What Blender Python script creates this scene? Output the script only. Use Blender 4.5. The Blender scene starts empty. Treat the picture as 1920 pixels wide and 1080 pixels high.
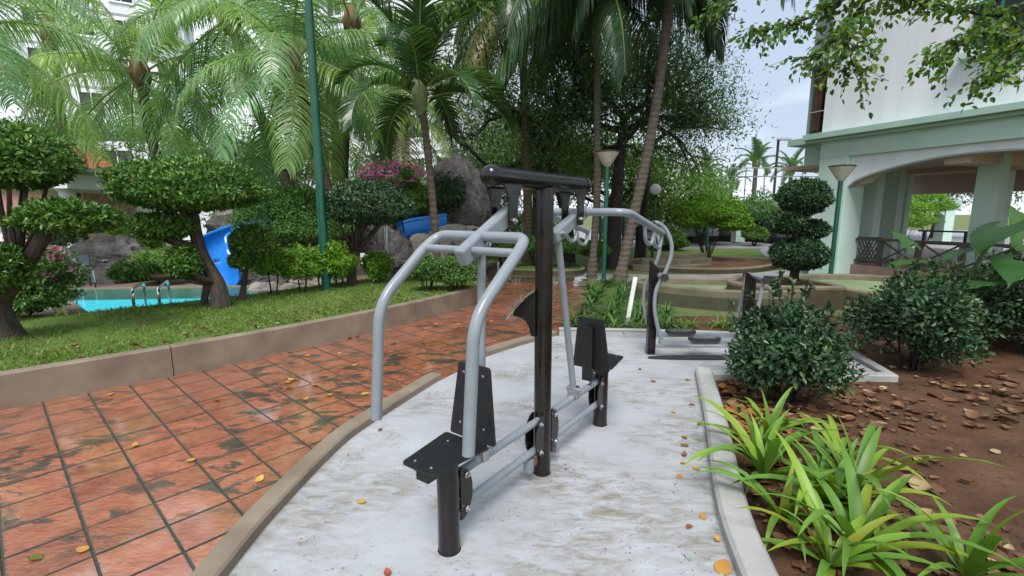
import bpy, math, random
import numpy as np
from mathutils import Vector, Matrix
random.seed(7); RNG = np.random.default_rng(11)
R = math.radians
scene = bpy.context.scene
col = scene.collection

# ------------------------------------------------------------------ camera, sky, sun, exposure
cam_data = bpy.data.cameras.new('camera'); cam = bpy.data.objects.new('camera', cam_data); col.objects.link(cam)
cam.location = (0, 0, 1.6); cam.rotation_euler = (R(90) - math.atan(.16), 0, 0)
cam_data.sensor_width = 36; cam_data.lens = 16.5; cam_data.clip_start = .05; cam_data.clip_end = 900
scene.camera = cam
scene.render.resolution_x, scene.render.resolution_y = 1024, 576
SUN_DIR = Vector((-.04, -.54, .84)).normalized()
world = bpy.data.worlds.new('World'); scene.world = world; world.use_nodes = True
nt = world.node_tree; nd = nt.nodes; lk = nt.links; nd.clear()
def node(t, **k):
    n = nd.new(t)
    for a, b in k.items(): setattr(n, a, b)
    return n
sky = node('ShaderNodeTexSky', sky_type='NISHITA', sun_disc=False, sun_elevation=math.asin(SUN_DIR.z),
           sun_rotation=math.atan2(SUN_DIR.x, SUN_DIR.y), air_density=1.2, dust_density=2.0)
tc = node('ShaderNodeTexCoord'); mp = node('ShaderNodeMapping'); mp.inputs['Scale'].default_value = (1, 1, 2.6)
mp.inputs['Location'].default_value = (.35, .1, .2)
nz = node('ShaderNodeTexNoise'); nz.inputs['Scale'].default_value = 1.7; nz.inputs['Detail'].default_value = 6; nz.inputs['Roughness'].default_value = .55
rp = node('ShaderNodeValToRGB'); rp.color_ramp.elements[0].position = .40; rp.color_ramp.elements[1].position = .60
rp.color_ramp.elements[0].color = (2.05, 2.4, 3.0, 1); rp.color_ramp.elements[1].color = (4.6, 4.85, 5.2, 1)
mx = node('ShaderNodeMixRGB'); mx.inputs[0].default_value = .9
bg = node('ShaderNodeBackground'); bg.inputs['Strength'].default_value = .10; ow = node('ShaderNodeOutputWorld')
lk.new(tc.outputs['Generated'], mp.inputs[0]); lk.new(mp.outputs[0], nz.inputs['Vector']); lk.new(nz.outputs['Fac'], rp.inputs[0])
lk.new(sky.outputs[0], mx.inputs[1]); lk.new(rp.outputs[0], mx.inputs[2]); lk.new(mx.outputs[0], bg.inputs[0]); lk.new(bg.outputs[0], ow.inputs[0])
sun_data = bpy.data.lights.new('sun', 'SUN'); sun_data.energy = 1.5; sun_data.angle = R(26); sun_data.color = (1, .985, .96)
sun = bpy.data.objects.new('sun', sun_data); col.objects.link(sun); sun.location = (-8, -2, 18)
sun.rotation_euler = SUN_DIR.to_track_quat('Z', 'Y').to_euler()
vs = scene.view_settings; vs.view_transform = 'Standard'; vs.look = 'None'; vs.gamma = 1; vs.use_curve_mapping = False; vs.exposure = 1.5
scene.cycles.use_denoising = True; scene.cycles.max_bounces = 8; scene.cycles.transparent_max_bounces = 8
scene.cycles.diffuse_bounces = 5; scene.cycles.glossy_bounces = 3; scene.cycles.transmission_bounces = 4
scene.cycles.caustics_reflective = False; scene.cycles.caustics_refractive = False

# ------------------------------------------------------------------ helpers: tags, meshes
def tag(o, label=None, cat=None, group=None, kind=None):
    if label: o['label'] = label
    if cat: o['category'] = cat
    if group: o['group'] = group
    if kind: o['kind'] = kind
    return o
def thing(name, loc, label, cat, group=None, rz=0):
    o = bpy.data.objects.new(name, None); col.objects.link(o); o.location = loc; o.rotation_euler = (0, 0, rz)
    o.empty_display_size = .1
    return tag(o, label, cat, group)
def root_loc(o):
    v = Vector((0, 0, 0))
    while o: v = v + o.location; o = o.parent
    return v
def arrmesh(name, V, F, mats, mi=None, smooth=False, angle=None):
    V = np.asarray(V, dtype=np.float32).reshape(-1, 3); F = np.asarray(F, dtype=np.int32); k = F.shape[1]; m = len(F)
    me = bpy.data.meshes.new(name)
    me.vertices.add(len(V)); me.vertices.foreach_set('co', V.ravel())
    me.loops.add(m * k); me.loops.foreach_set('vertex_index', F.ravel())
    me.polygons.add(m); me.polygons.foreach_set('loop_start', np.arange(0, m * k, k, dtype=np.int32))
    if mi is not None: me.polygons.foreach_set('material_index', np.asarray(mi, dtype=np.int32))
    me.polygons.foreach_set('use_smooth', np.full(m, smooth))
    me.update(calc_edges=True)
    for q in (mats if isinstance(mats, (list, tuple)) else [mats]): me.materials.append(q)
    return me
def link(name, me, parent=None, loc=None):
    o = bpy.data.objects.new(name, me); col.objects.link(o)
    if parent: o.parent = parent
    if loc is not None: o.location = loc
    return o
def fillet(pts, r=.06, k=5):
    pts = [Vector(p) for p in pts]; out = [pts[0]]
    for a, b, c in zip(pts, pts[1:], pts[2:]):
        d1, d2 = (a - b), (c - b); q = min(r, d1.length * .49, d2.length * .49)
        p1, p2 = b + d1.normalized() * q, b + d2.normalized() * q
        for i in range(k + 1):
            t = i / k; out.append(p1 * (1 - t) ** 2 + b * 2 * t * (1 - t) + p2 * t * t)
    return out + [pts[-1]]
def spline(pts, k=6):
    P = [Vector(p) for p in pts]; P = [P[0] * 2 - P[1]] + P + [P[-1] * 2 - P[-2]]; out = []
    for i in range(1, len(P) - 2):
        a, b, c, d = P[i - 1:i + 3]
        for j in range(k):
            t = j / k
            out.append(.5 * ((2 * b) + (c - a) * t + (2 * a - 5 * b + 4 * c - d) * t * t + (3 * b - a - 3 * c + d) * t ** 3))
    return out + [P[-2]]
class MB:
    def __init__(s): s.v = []; s.f = []
    def add(s, V, F):
        n = len(s.v); s.v += [tuple(p) for p in V]; s.f += [tuple(i + n for i in f) for f in F]; return s
    def box(s, c, size, rz=0, M=None):
        x, y, z = [a / 2 for a in size]
        V = [Vector((i * x, j * y, k * z)) for k in (-1, 1) for i, j in ((-1, -1), (1, -1), (1, 1), (-1, 1))]
        m = M if M is not None else Matrix.Rotation(rz, 3, 'Z')
        V = [m @ v + Vector(c) for v in V]
        return s.add(V, [(3, 2, 1, 0), (4, 5, 6, 7), (0, 1, 5, 4), (1, 2, 6, 5), (2, 3, 7, 6), (3, 0, 4, 7)])
    def bar(s, a, b, w, h, up=(0, 0, 1)):
        a, b = Vector(a), Vector(b); t = (b - a); L = t.length; t.normalize(); u = Vector(up)
        x = t.cross(u).normalized(); u = x.cross(t)
        m = Matrix((x, t, u)).transposed()
        return s.box((a + b) / 2, (w, L, h), M=m)
    def tube(s, pts, r, n=10, cap=True):
        pts = [Vector(p) for p in pts]; m = len(pts)
        rr = [r] * m if not hasattr(r, '__len__') else list(r)
        if len(rr) != m: rr = list(np.interp(np.linspace(0, 1, m), np.linspace(0, 1, len(rr)), rr))
        T = [(pts[min(i + 1, m - 1)] - pts[max(i - 1, 0)]).normalized() for i in range(m)]
        u = T[0].orthogonal().normalized(); V = []
        for i in range(m):
            u = (u - T[i] * u.dot(T[i])).normalized(); w = T[i].cross(u)
            for k in range(n):
                a = 2 * math.pi * k / n; V.append(pts[i] + (u * math.cos(a) + w * math.sin(a)) * rr[i])
        F = [(i * n + k, i * n + (k + 1) % n, (i + 1) * n + (k + 1) % n, (i + 1) * n + k) for i in range(m - 1) for k in range(n)]
        if cap: F += [tuple(range(n - 1, -1, -1)), tuple(range((m - 1) * n, m * n))]
        return s.add(V, F)
    def lathe(s, prof, c, n=24):
        V = [(c[0] + r * math.cos(2 * math.pi * k / n), c[1] + r * math.sin(2 * math.pi * k / n), c[2] + z) for r, z in prof for k in range(n)]
        m = len(prof)
        F = [(i * n + k, i * n + (k + 1) % n, (i + 1) * n + (k + 1) % n, (i + 1) * n + k) for i in range(m - 1) for k in range(n)]
        F += [tuple(range(n - 1, -1, -1)), tuple(range((m - 1) * n, m * n))]
        return s.add(V, F)
    def ball(s, c, r, n=16, m=10):
        r = (r, r, r) if not hasattr(r, '__len__') else r
        V = [(c[0], c[1], c[2] - r[2])]
        for i in range(1, m):
            p = math.pi * i / m
            V += [(c[0] + r[0] * math.sin(p) * math.cos(2 * math.pi * k / n), c[1] + r[1] * math.sin(p) * math.sin(2 * math.pi * k / n), c[2] - r[2] * math.cos(p)) for k in range(n)]
        V.append((c[0], c[1], c[2] + r[2])); last = len(V) - 1
        F = [(0, 1 + (k + 1) % n, 1 + k) for k in range(n)]
        F += [(1 + i * n + k, 1 + i * n + (k + 1) % n, 1 + (i + 1) * n + (k + 1) % n, 1 + (i + 1) * n + k) for i in range(m - 2) for k in range(n)]
        F += [(last, 1 + (m - 2) * n + k, 1 + (m - 2) * n + (k + 1) % n) for k in range(n)]
        return s.add(V, F)
    def prism(s, poly, z0, z1):
        n = len(poly); a = sum(poly[i][0] * poly[(i + 1) % n][1] - poly[(i + 1) % n][0] * poly[i][1] for i in range(n))
        if a < 0: poly = poly[::-1]
        V = [(p[0], p[1], z0) for p in poly] + [(p[0], p[1], z1) for p in poly]
        return s.add(V, [tuple(range(n - 1, -1, -1)), tuple(range(n, 2 * n))] + [(i, (i + 1) % n, n + (i + 1) % n, n + i) for i in range(n)])
    def solid(s, poly3, d):                                    # polygon in space pushed by vector d
        n = len(poly3); d = Vector(d); V = [Vector(p) for p in poly3] + [Vector(p) + d for p in poly3]
        return s.add(V, [tuple(range(n - 1, -1, -1)), tuple(range(n, 2 * n))] + [(i, (i + 1) % n, n + (i + 1) % n, n + i) for i in range(n)])
    def wall(s, pts, w, z0, z1, bev=.012, closed=False):       # low wall along a plan path, left edge = pts, w to the right, bevelled top
        P = [Vector((p[0], p[1])) for p in pts]; m = len(P); L = []
        for i in range(m):
            a, b = P[(i - 1) % m] if closed or i else P[0], P[(i + 1) % m] if closed or i < m - 1 else P[-1]
            t = (b - a).normalized(); L.append(Vector((t.y, -t.x)))
        V = []
        for p, q in zip(P, L):
            for o, z in ((0, z0), (0, z1 - bev), (bev, z1), (w - bev, z1), (w, z1 - bev), (w, z0)):
                V.append((p.x + q.x * o, p.y + q.y * o, z))
        F = []
        for i in range(m if closed else m - 1):
            j = (i + 1) % m
            for k in range(5): F.append((i * 6 + k, i * 6 + k + 1, j * 6 + k + 1, j * 6 + k))
        if not closed: F += [(5, 4, 3, 2, 1, 0), tuple((m - 1) * 6 + k for k in range(6))]
        return s.add(V, F)
    def build(s, name, mat, parent=None, smooth=True, angle=35, bevel=0, loc=None, **k):
        V = s.v
        org = root_loc(parent) if parent else Vector((0, 0, 0))
        if loc is not None and parent is None: org = Vector(loc)
        me = bpy.data.meshes.new(name); me.from_pydata([(v[0] - org.x, v[1] - org.y, v[2] - org.z) for v in V], [], s.f)
        if smooth:
            me.polygons.foreach_set('use_smooth', [True] * len(me.polygons)); me.set_sharp_from_angle(angle=R(angle))
        me.update(); me.materials.append(mat)
        o = link(name, me, parent)
        if loc is not None and parent is None: o.location = loc
        if bevel:
            b = o.modifiers.new('bevel', 'BEVEL'); b.width = bevel; b.segments = 2; b.limit_method = 'ANGLE'; b.angle_limit = R(40)
        return tag(o, **k)

# ------------------------------------------------------------------ materials
def newmat(name):
    m = bpy.data.materials.new(name); m.use_nodes = True; t = m.node_tree; t.nodes.clear()
    return m, t
class NT:
    def __init__(s, t): s.t = t
    def __call__(s, typ, ins=None, **k):
        n = s.t.nodes.new(typ)
        for a, b in k.items(): setattr(n, a, b)
        for a, b in (ins or {}).items():
            if isinstance(b, bpy.types.NodeSocket): s.t.links.new(b, n.inputs[a])
            else: n.inputs[a].default_value = b
        return n
def c4(c): return (c[0], c[1], c[2], 1)
def noise(N, vec, scale, detail=5, rough=.55, dist=0):
    return N('ShaderNodeTexNoise', {'Vector': vec, 'Scale': scale, 'Detail': detail, 'Roughness': rough, 'Distortion': dist}).outputs['Fac']
def ramp(N, fac, stops):
    r = N('ShaderNodeValToRGB', {0: fac}); e = r.color_ramp.elements
    while len(e) < len(stops): e.new(.5)
    for q, (p, c) in zip(e, stops): q.position = p; q.color = c4(c) if hasattr(c, '__len__') else (c, c, c, 1)
    return r.outputs[0]
def mixc(N, f, a, b, mode='MIX'):
    m = N('ShaderNodeMixRGB', {0: f}, blend_type=mode)
    for i, q in ((1, a), (2, b)):
        if isinstance(q, bpy.types.NodeSocket): N.t.links.new(q, m.inputs[i])
        else: m.inputs[i].default_value = c4(q)
    return m.outputs[0]
def pos(N): return N('ShaderNodeNewGeometry').outputs['Position']
def finish(N, color, rough, bump=None, bstr=.3, bdist=.01, metal=0, spec=.5, coat=0, coat_rough=.1, **extra):
    ins = {'Base Color': color if isinstance(color, bpy.types.NodeSocket) else c4(color), 'Roughness': rough, 'Metallic': metal, 'Specular IOR Level': spec, 'Coat Weight': coat, 'Coat Roughness': coat_rough}
    ins.update(extra)
    p = N('ShaderNodeBsdfPrincipled', ins)
    if bump is not None:
        b = N('ShaderNodeBump', {'Height': bump, 'Strength': bstr, 'Distance': bdist}); N.t.links.new(b.outputs[0], p.inputs['Normal'])
    N('ShaderNodeOutputMaterial', {0: p.outputs[0]})
    return p
def simple(name, c1, c2=None, scale=6, rough=.6, bump=.0, bscale=60, metal=0, spec=.5, coat=0, lo=.35, hi=.65, rvar=.1, local=False, stretch=None, bdist=.01):
    m, t = newmat(name); N = NT(t)
    v = N('ShaderNodeTexCoord').outputs['Object'] if local else pos(N)
    if stretch: v = N('ShaderNodeMapping', {'Vector': v, 'Scale': stretch}).outputs[0]
    c2 = c2 or [x * .82 for x in c1]
    f = noise(N, v, scale)
    colr = ramp(N, f, [(lo, c1), (hi, c2)])
    fine = noise(N, v, bscale, 4)
    colr = mixc(N, .25, colr, ramp(N, fine, [(.3, .35), (.7, .65)]), 'OVERLAY')
    rg = ramp(N, noise(N, v, scale * 2.3), [(.3, max(0, rough - rvar)), (.7, min(1, rough + rvar))])
    finish(N, colr, rg, fine if bump else None, bump, bdist, metal, spec, coat)
    return m
def leafmat(name, c1, c2, rough=.42, trans=.3, c3=None, tint=False, spec=.45):
    m, t = newmat(name); N = NT(t)
    g = N('ShaderNodeNewGeometry')
    st = [(0, c1), (.85 if c3 else 1, c2)] + ([(.97, c3)] if c3 else [])
    colr = ramp(N, g.outputs['Random Per Island'], st)
    big = noise(N, g.outputs['Position'], 1.3, 3)
    colr = mixc(N, .5, colr, ramp(N, big, [(.3, .38), (.7, .62)]), 'OVERLAY')
    if tint: colr = mixc(N, 1, colr, N('ShaderNodeObjectInfo').outputs['Color'], 'MULTIPLY')
    p = N('ShaderNodeBsdfPrincipled', {'Base Color': colr, 'Roughness': rough, 'Specular IOR Level': spec})
    tr = N('ShaderNodeBsdfTranslucent', {'Color': mixc(N, 1, colr, (1.0, 1.0, .45), 'MULTIPLY')})
    mxs = N('ShaderNodeMixShader', {0: trans, 1: p.outputs[0], 2: tr.outputs[0]})
    N('ShaderNodeOutputMaterial', {0: mxs.outputs[0]})
    return m
M = {}
M['black_steel'] = simple('black_steel', (.004, .0035, .004), (.006, .005, .005), 8, .22, .03, 260, spec=.4, rvar=.05)
M['brown_steel'] = simple('brown_steel', (.006, .0045, .0045), (.010, .007, .0065), 8, .25, .03, 260, spec=.4, rvar=.05)
M['seat_plate'] = simple('seat_plate', (.004, .0055, .0065), (.007, .009, .010), 30, .38, .35, 420, spec=.5)
M['grey_steel'] = simple('grey_steel', (.215, .24, .26), (.185, .21, .23), 7, .30, .04, 200, spec=.5, coat=.3)
def mat_worn(name, c1, c2, chip, rough, amt):
    m, t = newmat(name); N = NT(t); p = pos(N)
    c = ramp(N, noise(N, p, 7), [(.35, c1), (.65, c2)])
    c = mixc(N, ramp(N, noise(N, p, 3.1, 7, .7), [(.52, 0.0), (.80, .35)]), c, [x * .55 for x in c2])       # handling grime
    c = mixc(N, mixc(N, 1, ramp(N, noise(N, p, 60, 3), [(.68, 0.0), (.71, amt)]), ramp(N, noise(N, p, 5, 2), [(.5, 0.0), (.6, 1.0)]), 'MULTIPLY'), c, chip)
    finish(N, c, ramp(N, noise(N, p, 11, 5), [(.3, rough - .06), (.7, rough + .16)]), noise(N, p, 160, 3), .03, .004, 0, .45, coat=.1)
    return m
M['grey_steel'] = mat_worn('grey_steel_worn', (.215, .24, .26), (.185, .21, .23), (.07, .04, .025), .27, .8)
M['black_steel'] = mat_worn('black_steel_worn', (.004, .0035, .004), (.007, .006, .006), (.05, .045, .04), .20, .5)
M['brown_steel'] = mat_worn('brown_steel_worn', (.006, .0045, .0045), (.011, .008, .007), (.06, .045, .035), .23, .6)
M['zinc'] = simple('zinc', (.55, .55, .54), (.4, .4, .4), 40, .3, 0, metal=1)
M['chrome'] = simple('chrome', (.7, .7, .7), (.6, .6, .6), 10, .15, 0, metal=1, rvar=.05)
M['green_paint'] = simple('green_paint', (.006, .085, .048), (.005, .062, .036), 5, .4, .05, 120, coat=.15)
M['kerb_tan'] = simple('kerb_tan', (.24, .192, .138), (.145, .115, .082), 3.2, .8, .55, 170, lo=.3, hi=.7, bdist=.006)
M['kerb_grey'] = simple('kerb_grey', (.36, .36, .345), (.23, .225, .205), 2.6, .7, .3, 120, lo=.35, hi=.75, bdist=.004)
M['golf_kerb'] = simple('golf_kerb', (.20, .175, .115), (.105, .095, .055), 2.4, .85, .4, 90, lo=.3, hi=.7)
M['golf_green'] = simple('golf_green', (.20, .25, .13), (.155, .20, .10), 1.6, .8, .3, 300)
M['asphalt'] = simple('asphalt', (.29, .285, .29), (.21, .208, .215), 1.1, .55, .3, 160, rvar=.2)
M['bark'] = simple('bark', (.085, .062, .045), (.035, .025, .018), 9, .85, .9, 45, stretch=(1, 1, .25), bdist=.02)
M['bark_dark'] = simple('bark_dark', (.032, .024, .018), (.014, .011, .009), 9, .85, .9, 50, stretch=(1, 1, .25), bdist=.02)
M['rock'] = simple('rock', (.14, .13, .12), (.028, .026, .025), 2.4, .75, 1.0, 26, lo=.32, hi=.68, bdist=.05)
M['rock_pale'] = simple('rock_pale', (.33, .30, .26), (.12, .105, .09), 2.2, .8, .8, 16, lo=.32, hi=.68, bdist=.04)
M['slide'] = simple('slide', (.018, .19, .58), (.014, .155, .50), 3, .28, .03, 30, coat=.4)
M['mint'] = simple('mint', (.52, .655, .595), (.475, .61, .55), 1.2, .7, .12, 70)
M['mint_trim'] = simple('mint_trim', (.36, .50, .43), (.32, .455, .385), 1.4, .65, .1, 70)
M['white_wall'] = simple('white_wall', (.72, .74, .77), (.63, .655, .68), .9, .75, .1, 60, stretch=(2.2, 2.2, .35))
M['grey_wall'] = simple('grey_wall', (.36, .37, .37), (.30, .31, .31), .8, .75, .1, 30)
M['soffit'] = simple('soffit', (.60, .47, .41), (.54, .42, .365), .9, .75, .1, 40)
M['pink_wall'] = simple('pink_wall', (.58, .30, .25), (.52, .26, .215), 1, .75, .1, 40)
M['roof_tile'] = simple('roof_tile', (.60, .10, .05), (.46, .07, .035), 5, .6, .25, 60)
M['terracotta_floor'] = simple('terracotta_floor', (.24, .155, .125), (.19, .12, .10), 4, .5, .2, 50)
M['wood_rail'] = simple('wood_rail', (.050, .038, .034), (.03, .024, .022), 6, .6, .3, 60)
M['plank'] = simple('plank', (.36, .27, .22), (.25, .18, .145), 5, .65, .3, 50, stretch=(1, 1, 1))
M['glass_dark'] = simple('glass_dark', (.02, .025, .03), (.03, .035, .04), 3, .08, 0, spec=.6)
M['brown_shutter'] = simple('brown_shutter', (.17, .075, .05), (.10, .045, .03), 6, .5, .2, 60)
M['green_frame'] = simple('green_frame', (.05, .16, .12), (.04, .12, .09), 4, .45, 0)
M['white_paint'] = simple('white_paint', (.80, .80, .78), (.66, .66, .64), 5, .55, .1, 80)
M['car_paint'] = simple('car_paint', (.012, .013, .016), (.015, .016, .02), 3, .2, 0, coat=.8)
M['silver_paint'] = simple('silver_paint', (.45, .46, .48), (.42, .43, .45), 3, .25, 0, coat=.8, metal=.3)
M['rubber'] = simple('rubber', (.014, .014, .014), (.022, .022, .022), 12, .75, .2, 120)
M['red_lens'] = simple('red_lens', (.35, .01, .01), (.3, .01, .01), 4, .2, 0)
M['steel_blue_sign'] = simple('steel_blue_sign', (.05, .075, .10), (.04, .06, .08), 4, .5, 0)
M['grout'] = simple('grout', (.060, .054, .042), (.036, .036, .026), 4, .7, .4, 120)
M['palm_bark'] = simple('palm_bark', (.20, .165, .125), (.10, .080, .060), 5, .9, .8, 24, stretch=(1, 1, 3.5), bdist=.03)
M['palm_bark_dark'] = simple('palm_bark_dark', (.125, .10, .075), (.06, .048, .036), 5, .9, .8, 24, stretch=(1, 1, 3.5), bdist=.03)
M['palm_green_stem'] = simple('palm_green_stem', (.15, .19, .07), (.10, .14, .05), 5, .6, .2, 20)
M['fibre'] = simple('fibre', (.22, .13, .06), (.12, .07, .03), 14, .9, .9, 50, stretch=(1, 1, .3))
# leaves
M['leaf_topiary'] = leafmat('leaf_topiary', (.034, .095, .016), (.095, .215, .028), .36, .25, (.22, .34, .045))
M['leaf_dark'] = leafmat('leaf_dark', (.012, .038, .014), (.038, .092, .030), .40, .16, (.08, .15, .04))
M['leaf_bright'] = leafmat('leaf_bright', (.10, .24, .018), (.20, .38, .030), .40, .35)
M['leaf_mid'] = leafmat('leaf_mid', (.05, .135, .028), (.12, .25, .045), .40, .32)
M['leaf_tree'] = leafmat('leaf_tree', (.040, .100, .036), (.11, .215, .070), .40, .40, (.21, .30, .05))
M['leaf_tree_light'] = leafmat('leaf_tree_light', (.09, .19, .035), (.18, .31, .06), .45, .4)
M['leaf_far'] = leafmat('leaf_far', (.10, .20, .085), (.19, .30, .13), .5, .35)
M['leaf_over'] = leafmat('leaf_over', (.05, .125, .022), (.12, .25, .04), .38, .45, (.25, .3, .04))
M['leaf_strap'] = leafmat('leaf_strap', (.10, .235, .030), (.165, .300, .045), .46, .28, tint=True)
M['leaf_liriope'] = leafmat('leaf_liriope', (.022, .075, .018), (.075, .165, .035), .38, .2, (.16, .24, .04))
M['leaf_taro'] = leafmat('leaf_taro', (.060, .180, .030), (.090, .230, .040), .34, .3, tint=True)
M['grass_blade'] = leafmat('grass_blade', (.10, .20, .026), (.22, .33, .06), .5, .3, (.30, .26, .11))
M['frond'] = leafmat('frond', (.165, .31, .135), (.30, .47, .24), .26, .52, tint=True, spec=.6)
M['frond_rachis'] = simple('frond_rachis', (.24, .27, .10), (.18, .20, .07), 6, .5, 0)
M['flower_pink'] = leafmat('flower_pink', (.55, .12, .36), (.72, .28, .52), .6, .35)
M['dead_leaf'] = leafmat('dead_leaf', (.075, .034, .018), (.20, .095, .042), .6, .1, (.38, .29, .15))
M['orange_litter'] = leafmat('orange_litter', (.22, .085, .025), (.40, .17, .05), .55, .15, (.30, .10, .04))
M['yellow_leaf'] = leafmat('yellow_leaf', (.50, .34, .06), (.42, .22, .04), .5, .15, tint=True)

def mat_tile():
    m, t = newmat('wet_terracotta'); N = NT(t); p = pos(N)
    inf = N('ShaderNodeObjectInfo').outputs['Random']
    base = ramp(N, noise(N, p, 7, 6, .65), [(.28, (.22, .062, .031)), (.5, (.335, .108, .053)), (.74, (.40, .168, .10))])
    base = mixc(N, .6, base, ramp(N, inf, [(0, .36), (1, .62)]), 'OVERLAY')
    sp = N('ShaderNodeMapping', {'Vector': p, 'Rotation': (0, 0, R(-42)), 'Scale': (1.0, 1.9, 1)}).outputs[0]
    sh_ = N('ShaderNodeMapRange', {'Value': inf, 'To Min': -.05, 'To Max': .05}).outputs[0]
    nm_ = N('ShaderNodeMath', {0: noise(N, sp, 2.9, 8, .66, .5), 1: sh_}, operation='ADD').outputs[0]
    mask = ramp(N, nm_, [(.535, 0.0), (.59, .92)])      # algae film with ragged edges
    big = ramp(N, noise(N, p, .75, 2), [(.36, 0.0), (.50, 1.0)])
    mask = mixc(N, 1, mask, big, 'MULTIPLY')
    oc = N('ShaderNodeSeparateXYZ', {0: N('ShaderNodeTexCoord').outputs['Object']})
    ax_ = [N('ShaderNodeMath', {0: oc.outputs[k]}, operation='ABSOLUTE').outputs[0] for k in (0, 1)]
    ed = N('ShaderNodeMath', {0: ax_[0], 1: ax_[1]}, operation='MAXIMUM').outputs[0]
    ed = N('ShaderNodeMath', {0: ed, 1: N('ShaderNodeMath', {0: noise(N, p, 17, 5, .65), 1: .055}, operation='MULTIPLY').outputs[0]}, operation='ADD').outputs[0]
    mask = mixc(N, 1, mask, ramp(N, ed, [(.158, 0.0), (.172, .85)]), 'LIGHTEN')          # moss creeping in from the joints
    algae = ramp(N, noise(N, p, 14, 4), [(.3, (.020, .024, .017)), (.7, (.060, .064, .045))])
    colr = mixc(N, mask, base, algae)
    wet = ramp(N, noise(N, p, 1.7, 4, .6), [(.42, .05), (.68, .30)])
    wetc = ramp(N, noise(N, p, 1.1, 4, .6), [(.36, .25), (.52, 1.0)])
    h = N('ShaderNodeMath', {0: noise(N, N('ShaderNodeMapping', {'Vector': p, 'Rotation': (0, 0, R(-42)), 'Scale': (1, 2.2, 1)}).outputs[0], 16, 5, .6), 1: N('ShaderNodeMath', {0: noise(N, p, 90, 3), 1: .18}, operation='MULTIPLY').outputs[0]}, operation='ADD').outputs[0]
    finish(N, colr, wet, h, .5, .02, 0, 1.0, coat=wetc, coat_rough=.07, **{'Coat IOR': 2.0})
    return m
M['tile'] = mat_tile()
def mat_pad():
    m, t = newmat('painted_concrete'); N = NT(t); p = pos(N)
    base = ramp(N, noise(N, p, 1.5, 5), [(.3, (.40, .412, .43)), (.7, (.315, .326, .34))])
    sp = N('ShaderNodeMapping', {'Vector': p, 'Rotation': (0, 0, R(50)), 'Scale': (1, 2.6, 1)}).outputs[0]
    blob = ramp(N, noise(N, p, 1.05, 3), [(.43, 0.0), (.62, 1.0)])
    for q_, rad_ in (((.62, 2.35, 0), .62), ((.25, 1.95, 0), .45), ((1.0, 2.0, 0), .35), ((.2, 2.6, 0), .3), ((-.30, 2.02, 0), .16), ((.185, 2.695, 0), .16), ((.67, 3.37, 0), .15), ((1.58, 5.18, 0), .14), ((1.25, 3.0, 0), .3), ((-.9, 2.5, 0), .4)):       # scuffed mud where people step off; small rings at posts paint contact shade
        dd = N('ShaderNodeVectorMath', {0: p, 1: q_}, operation='DISTANCE').outputs['Value']
        blob = mixc(N, 1, blob, ramp(N, N('ShaderNodeMath', {0: dd, 1: rad_}, operation='DIVIDE').outputs[0], [(.35, .95), (1.0, 0.0)]), 'LIGHTEN')
    sm = mixc(N, 1, ramp(N, noise(N, sp, 5.5, 8, .72, .5), [(.42, 0.0), (.66, .95)]), blob, 'MULTIPLY')
    colr = mixc(N, sm, base, ramp(N, noise(N, p, 9, 3), [(.35, (.17, .125, .078)), (.65, (.145, .135, .075))]))
    speck = mixc(N, 1, ramp(N, noise(N, p, 46, 2), [(.64, 0.0), (.69, .9)]), ramp(N, noise(N, p, 2.1, 3), [(.45, .15), (.62, 1.0)]), 'MULTIPLY')
    colr = mixc(N, speck, colr, (.06, .05, .04))
    smear = ramp(N, noise(N, N('ShaderNodeMapping', {'Vector': p, 'Rotation': (0, 0, R(-35)), 'Scale': (1, 5, 1)}).outputs[0], 3.1, 6, .65), [(.50, 0.0), (.82, .42)])
    colr = mixc(N, smear, colr, (.22, .21, .195))
    rg = ramp(N, noise(N, p, 1.9, 4), [(.35, .28), (.65, .6)])
    h = noise(N, sp, 30, 5, .6)
    finish(N, colr, rg, h, .16, .006, 0, .5)
    return m
M['pad'] = mat_pad()
def mat_soil():
    m, t = newmat('soil'); N = NT(t); p = pos(N)
    c = ramp(N, noise(N, p, 2.4, 7, .65), [(.3, (.078, .038, .020)), (.52, (.145, .072, .038)), (.75, (.21, .115, .064))])
    c = mixc(N, ramp(N, noise(N, p, .9, 4), [(.55, 0.0), (.75, .5)]), c, (.04, .045, .02))
    finish(N, c, .9, noise(N, p, 22, 8, .75), 1.0, .05, 0, .25)
    return m
M['soil'] = mat_soil()
def mat_ground():
    m, t = newmat('far_ground'); N = NT(t); p = pos(N)
    c = ramp(N, noise(N, p, .5, 6, .6), [(.35, (.075, .115, .035)), (.55, (.13, .165, .055)), (.72, (.17, .125, .08))])
    finish(N, c, .9, noise(N, p, 30, 5, .7), .6, .02, 0, .2)
    return m
M['ground'] = mat_ground()
def mat_lawn():
    m, t = newmat('lawn_earth'); N = NT(t); p = pos(N)
    c = ramp(N, noise(N, p, 2.2, 6, .65), [(.3, (.065, .125, .022)), (.55, (.105, .17, .035)), (.74, (.16, .13, .065))])
    finish(N, c, .9, noise(N, p, 60, 5, .7), .8, .02, 0, .2)
    return m
M['lawn'] = mat_lawn()
def mat_water():
    m, t = newmat('pool_water'); N = NT(t); p = pos(N)
    h = noise(N, p, 5, 3, .5, .3)
    pr = finish(N, (.55, .92, .97), .04, h, .12, .05, 0, .5)
    pr.inputs['Transmission Weight'].default_value = 1; pr.inputs['IOR'].default_value = 1.33
    return m
M['water'] = mat_water()
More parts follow.
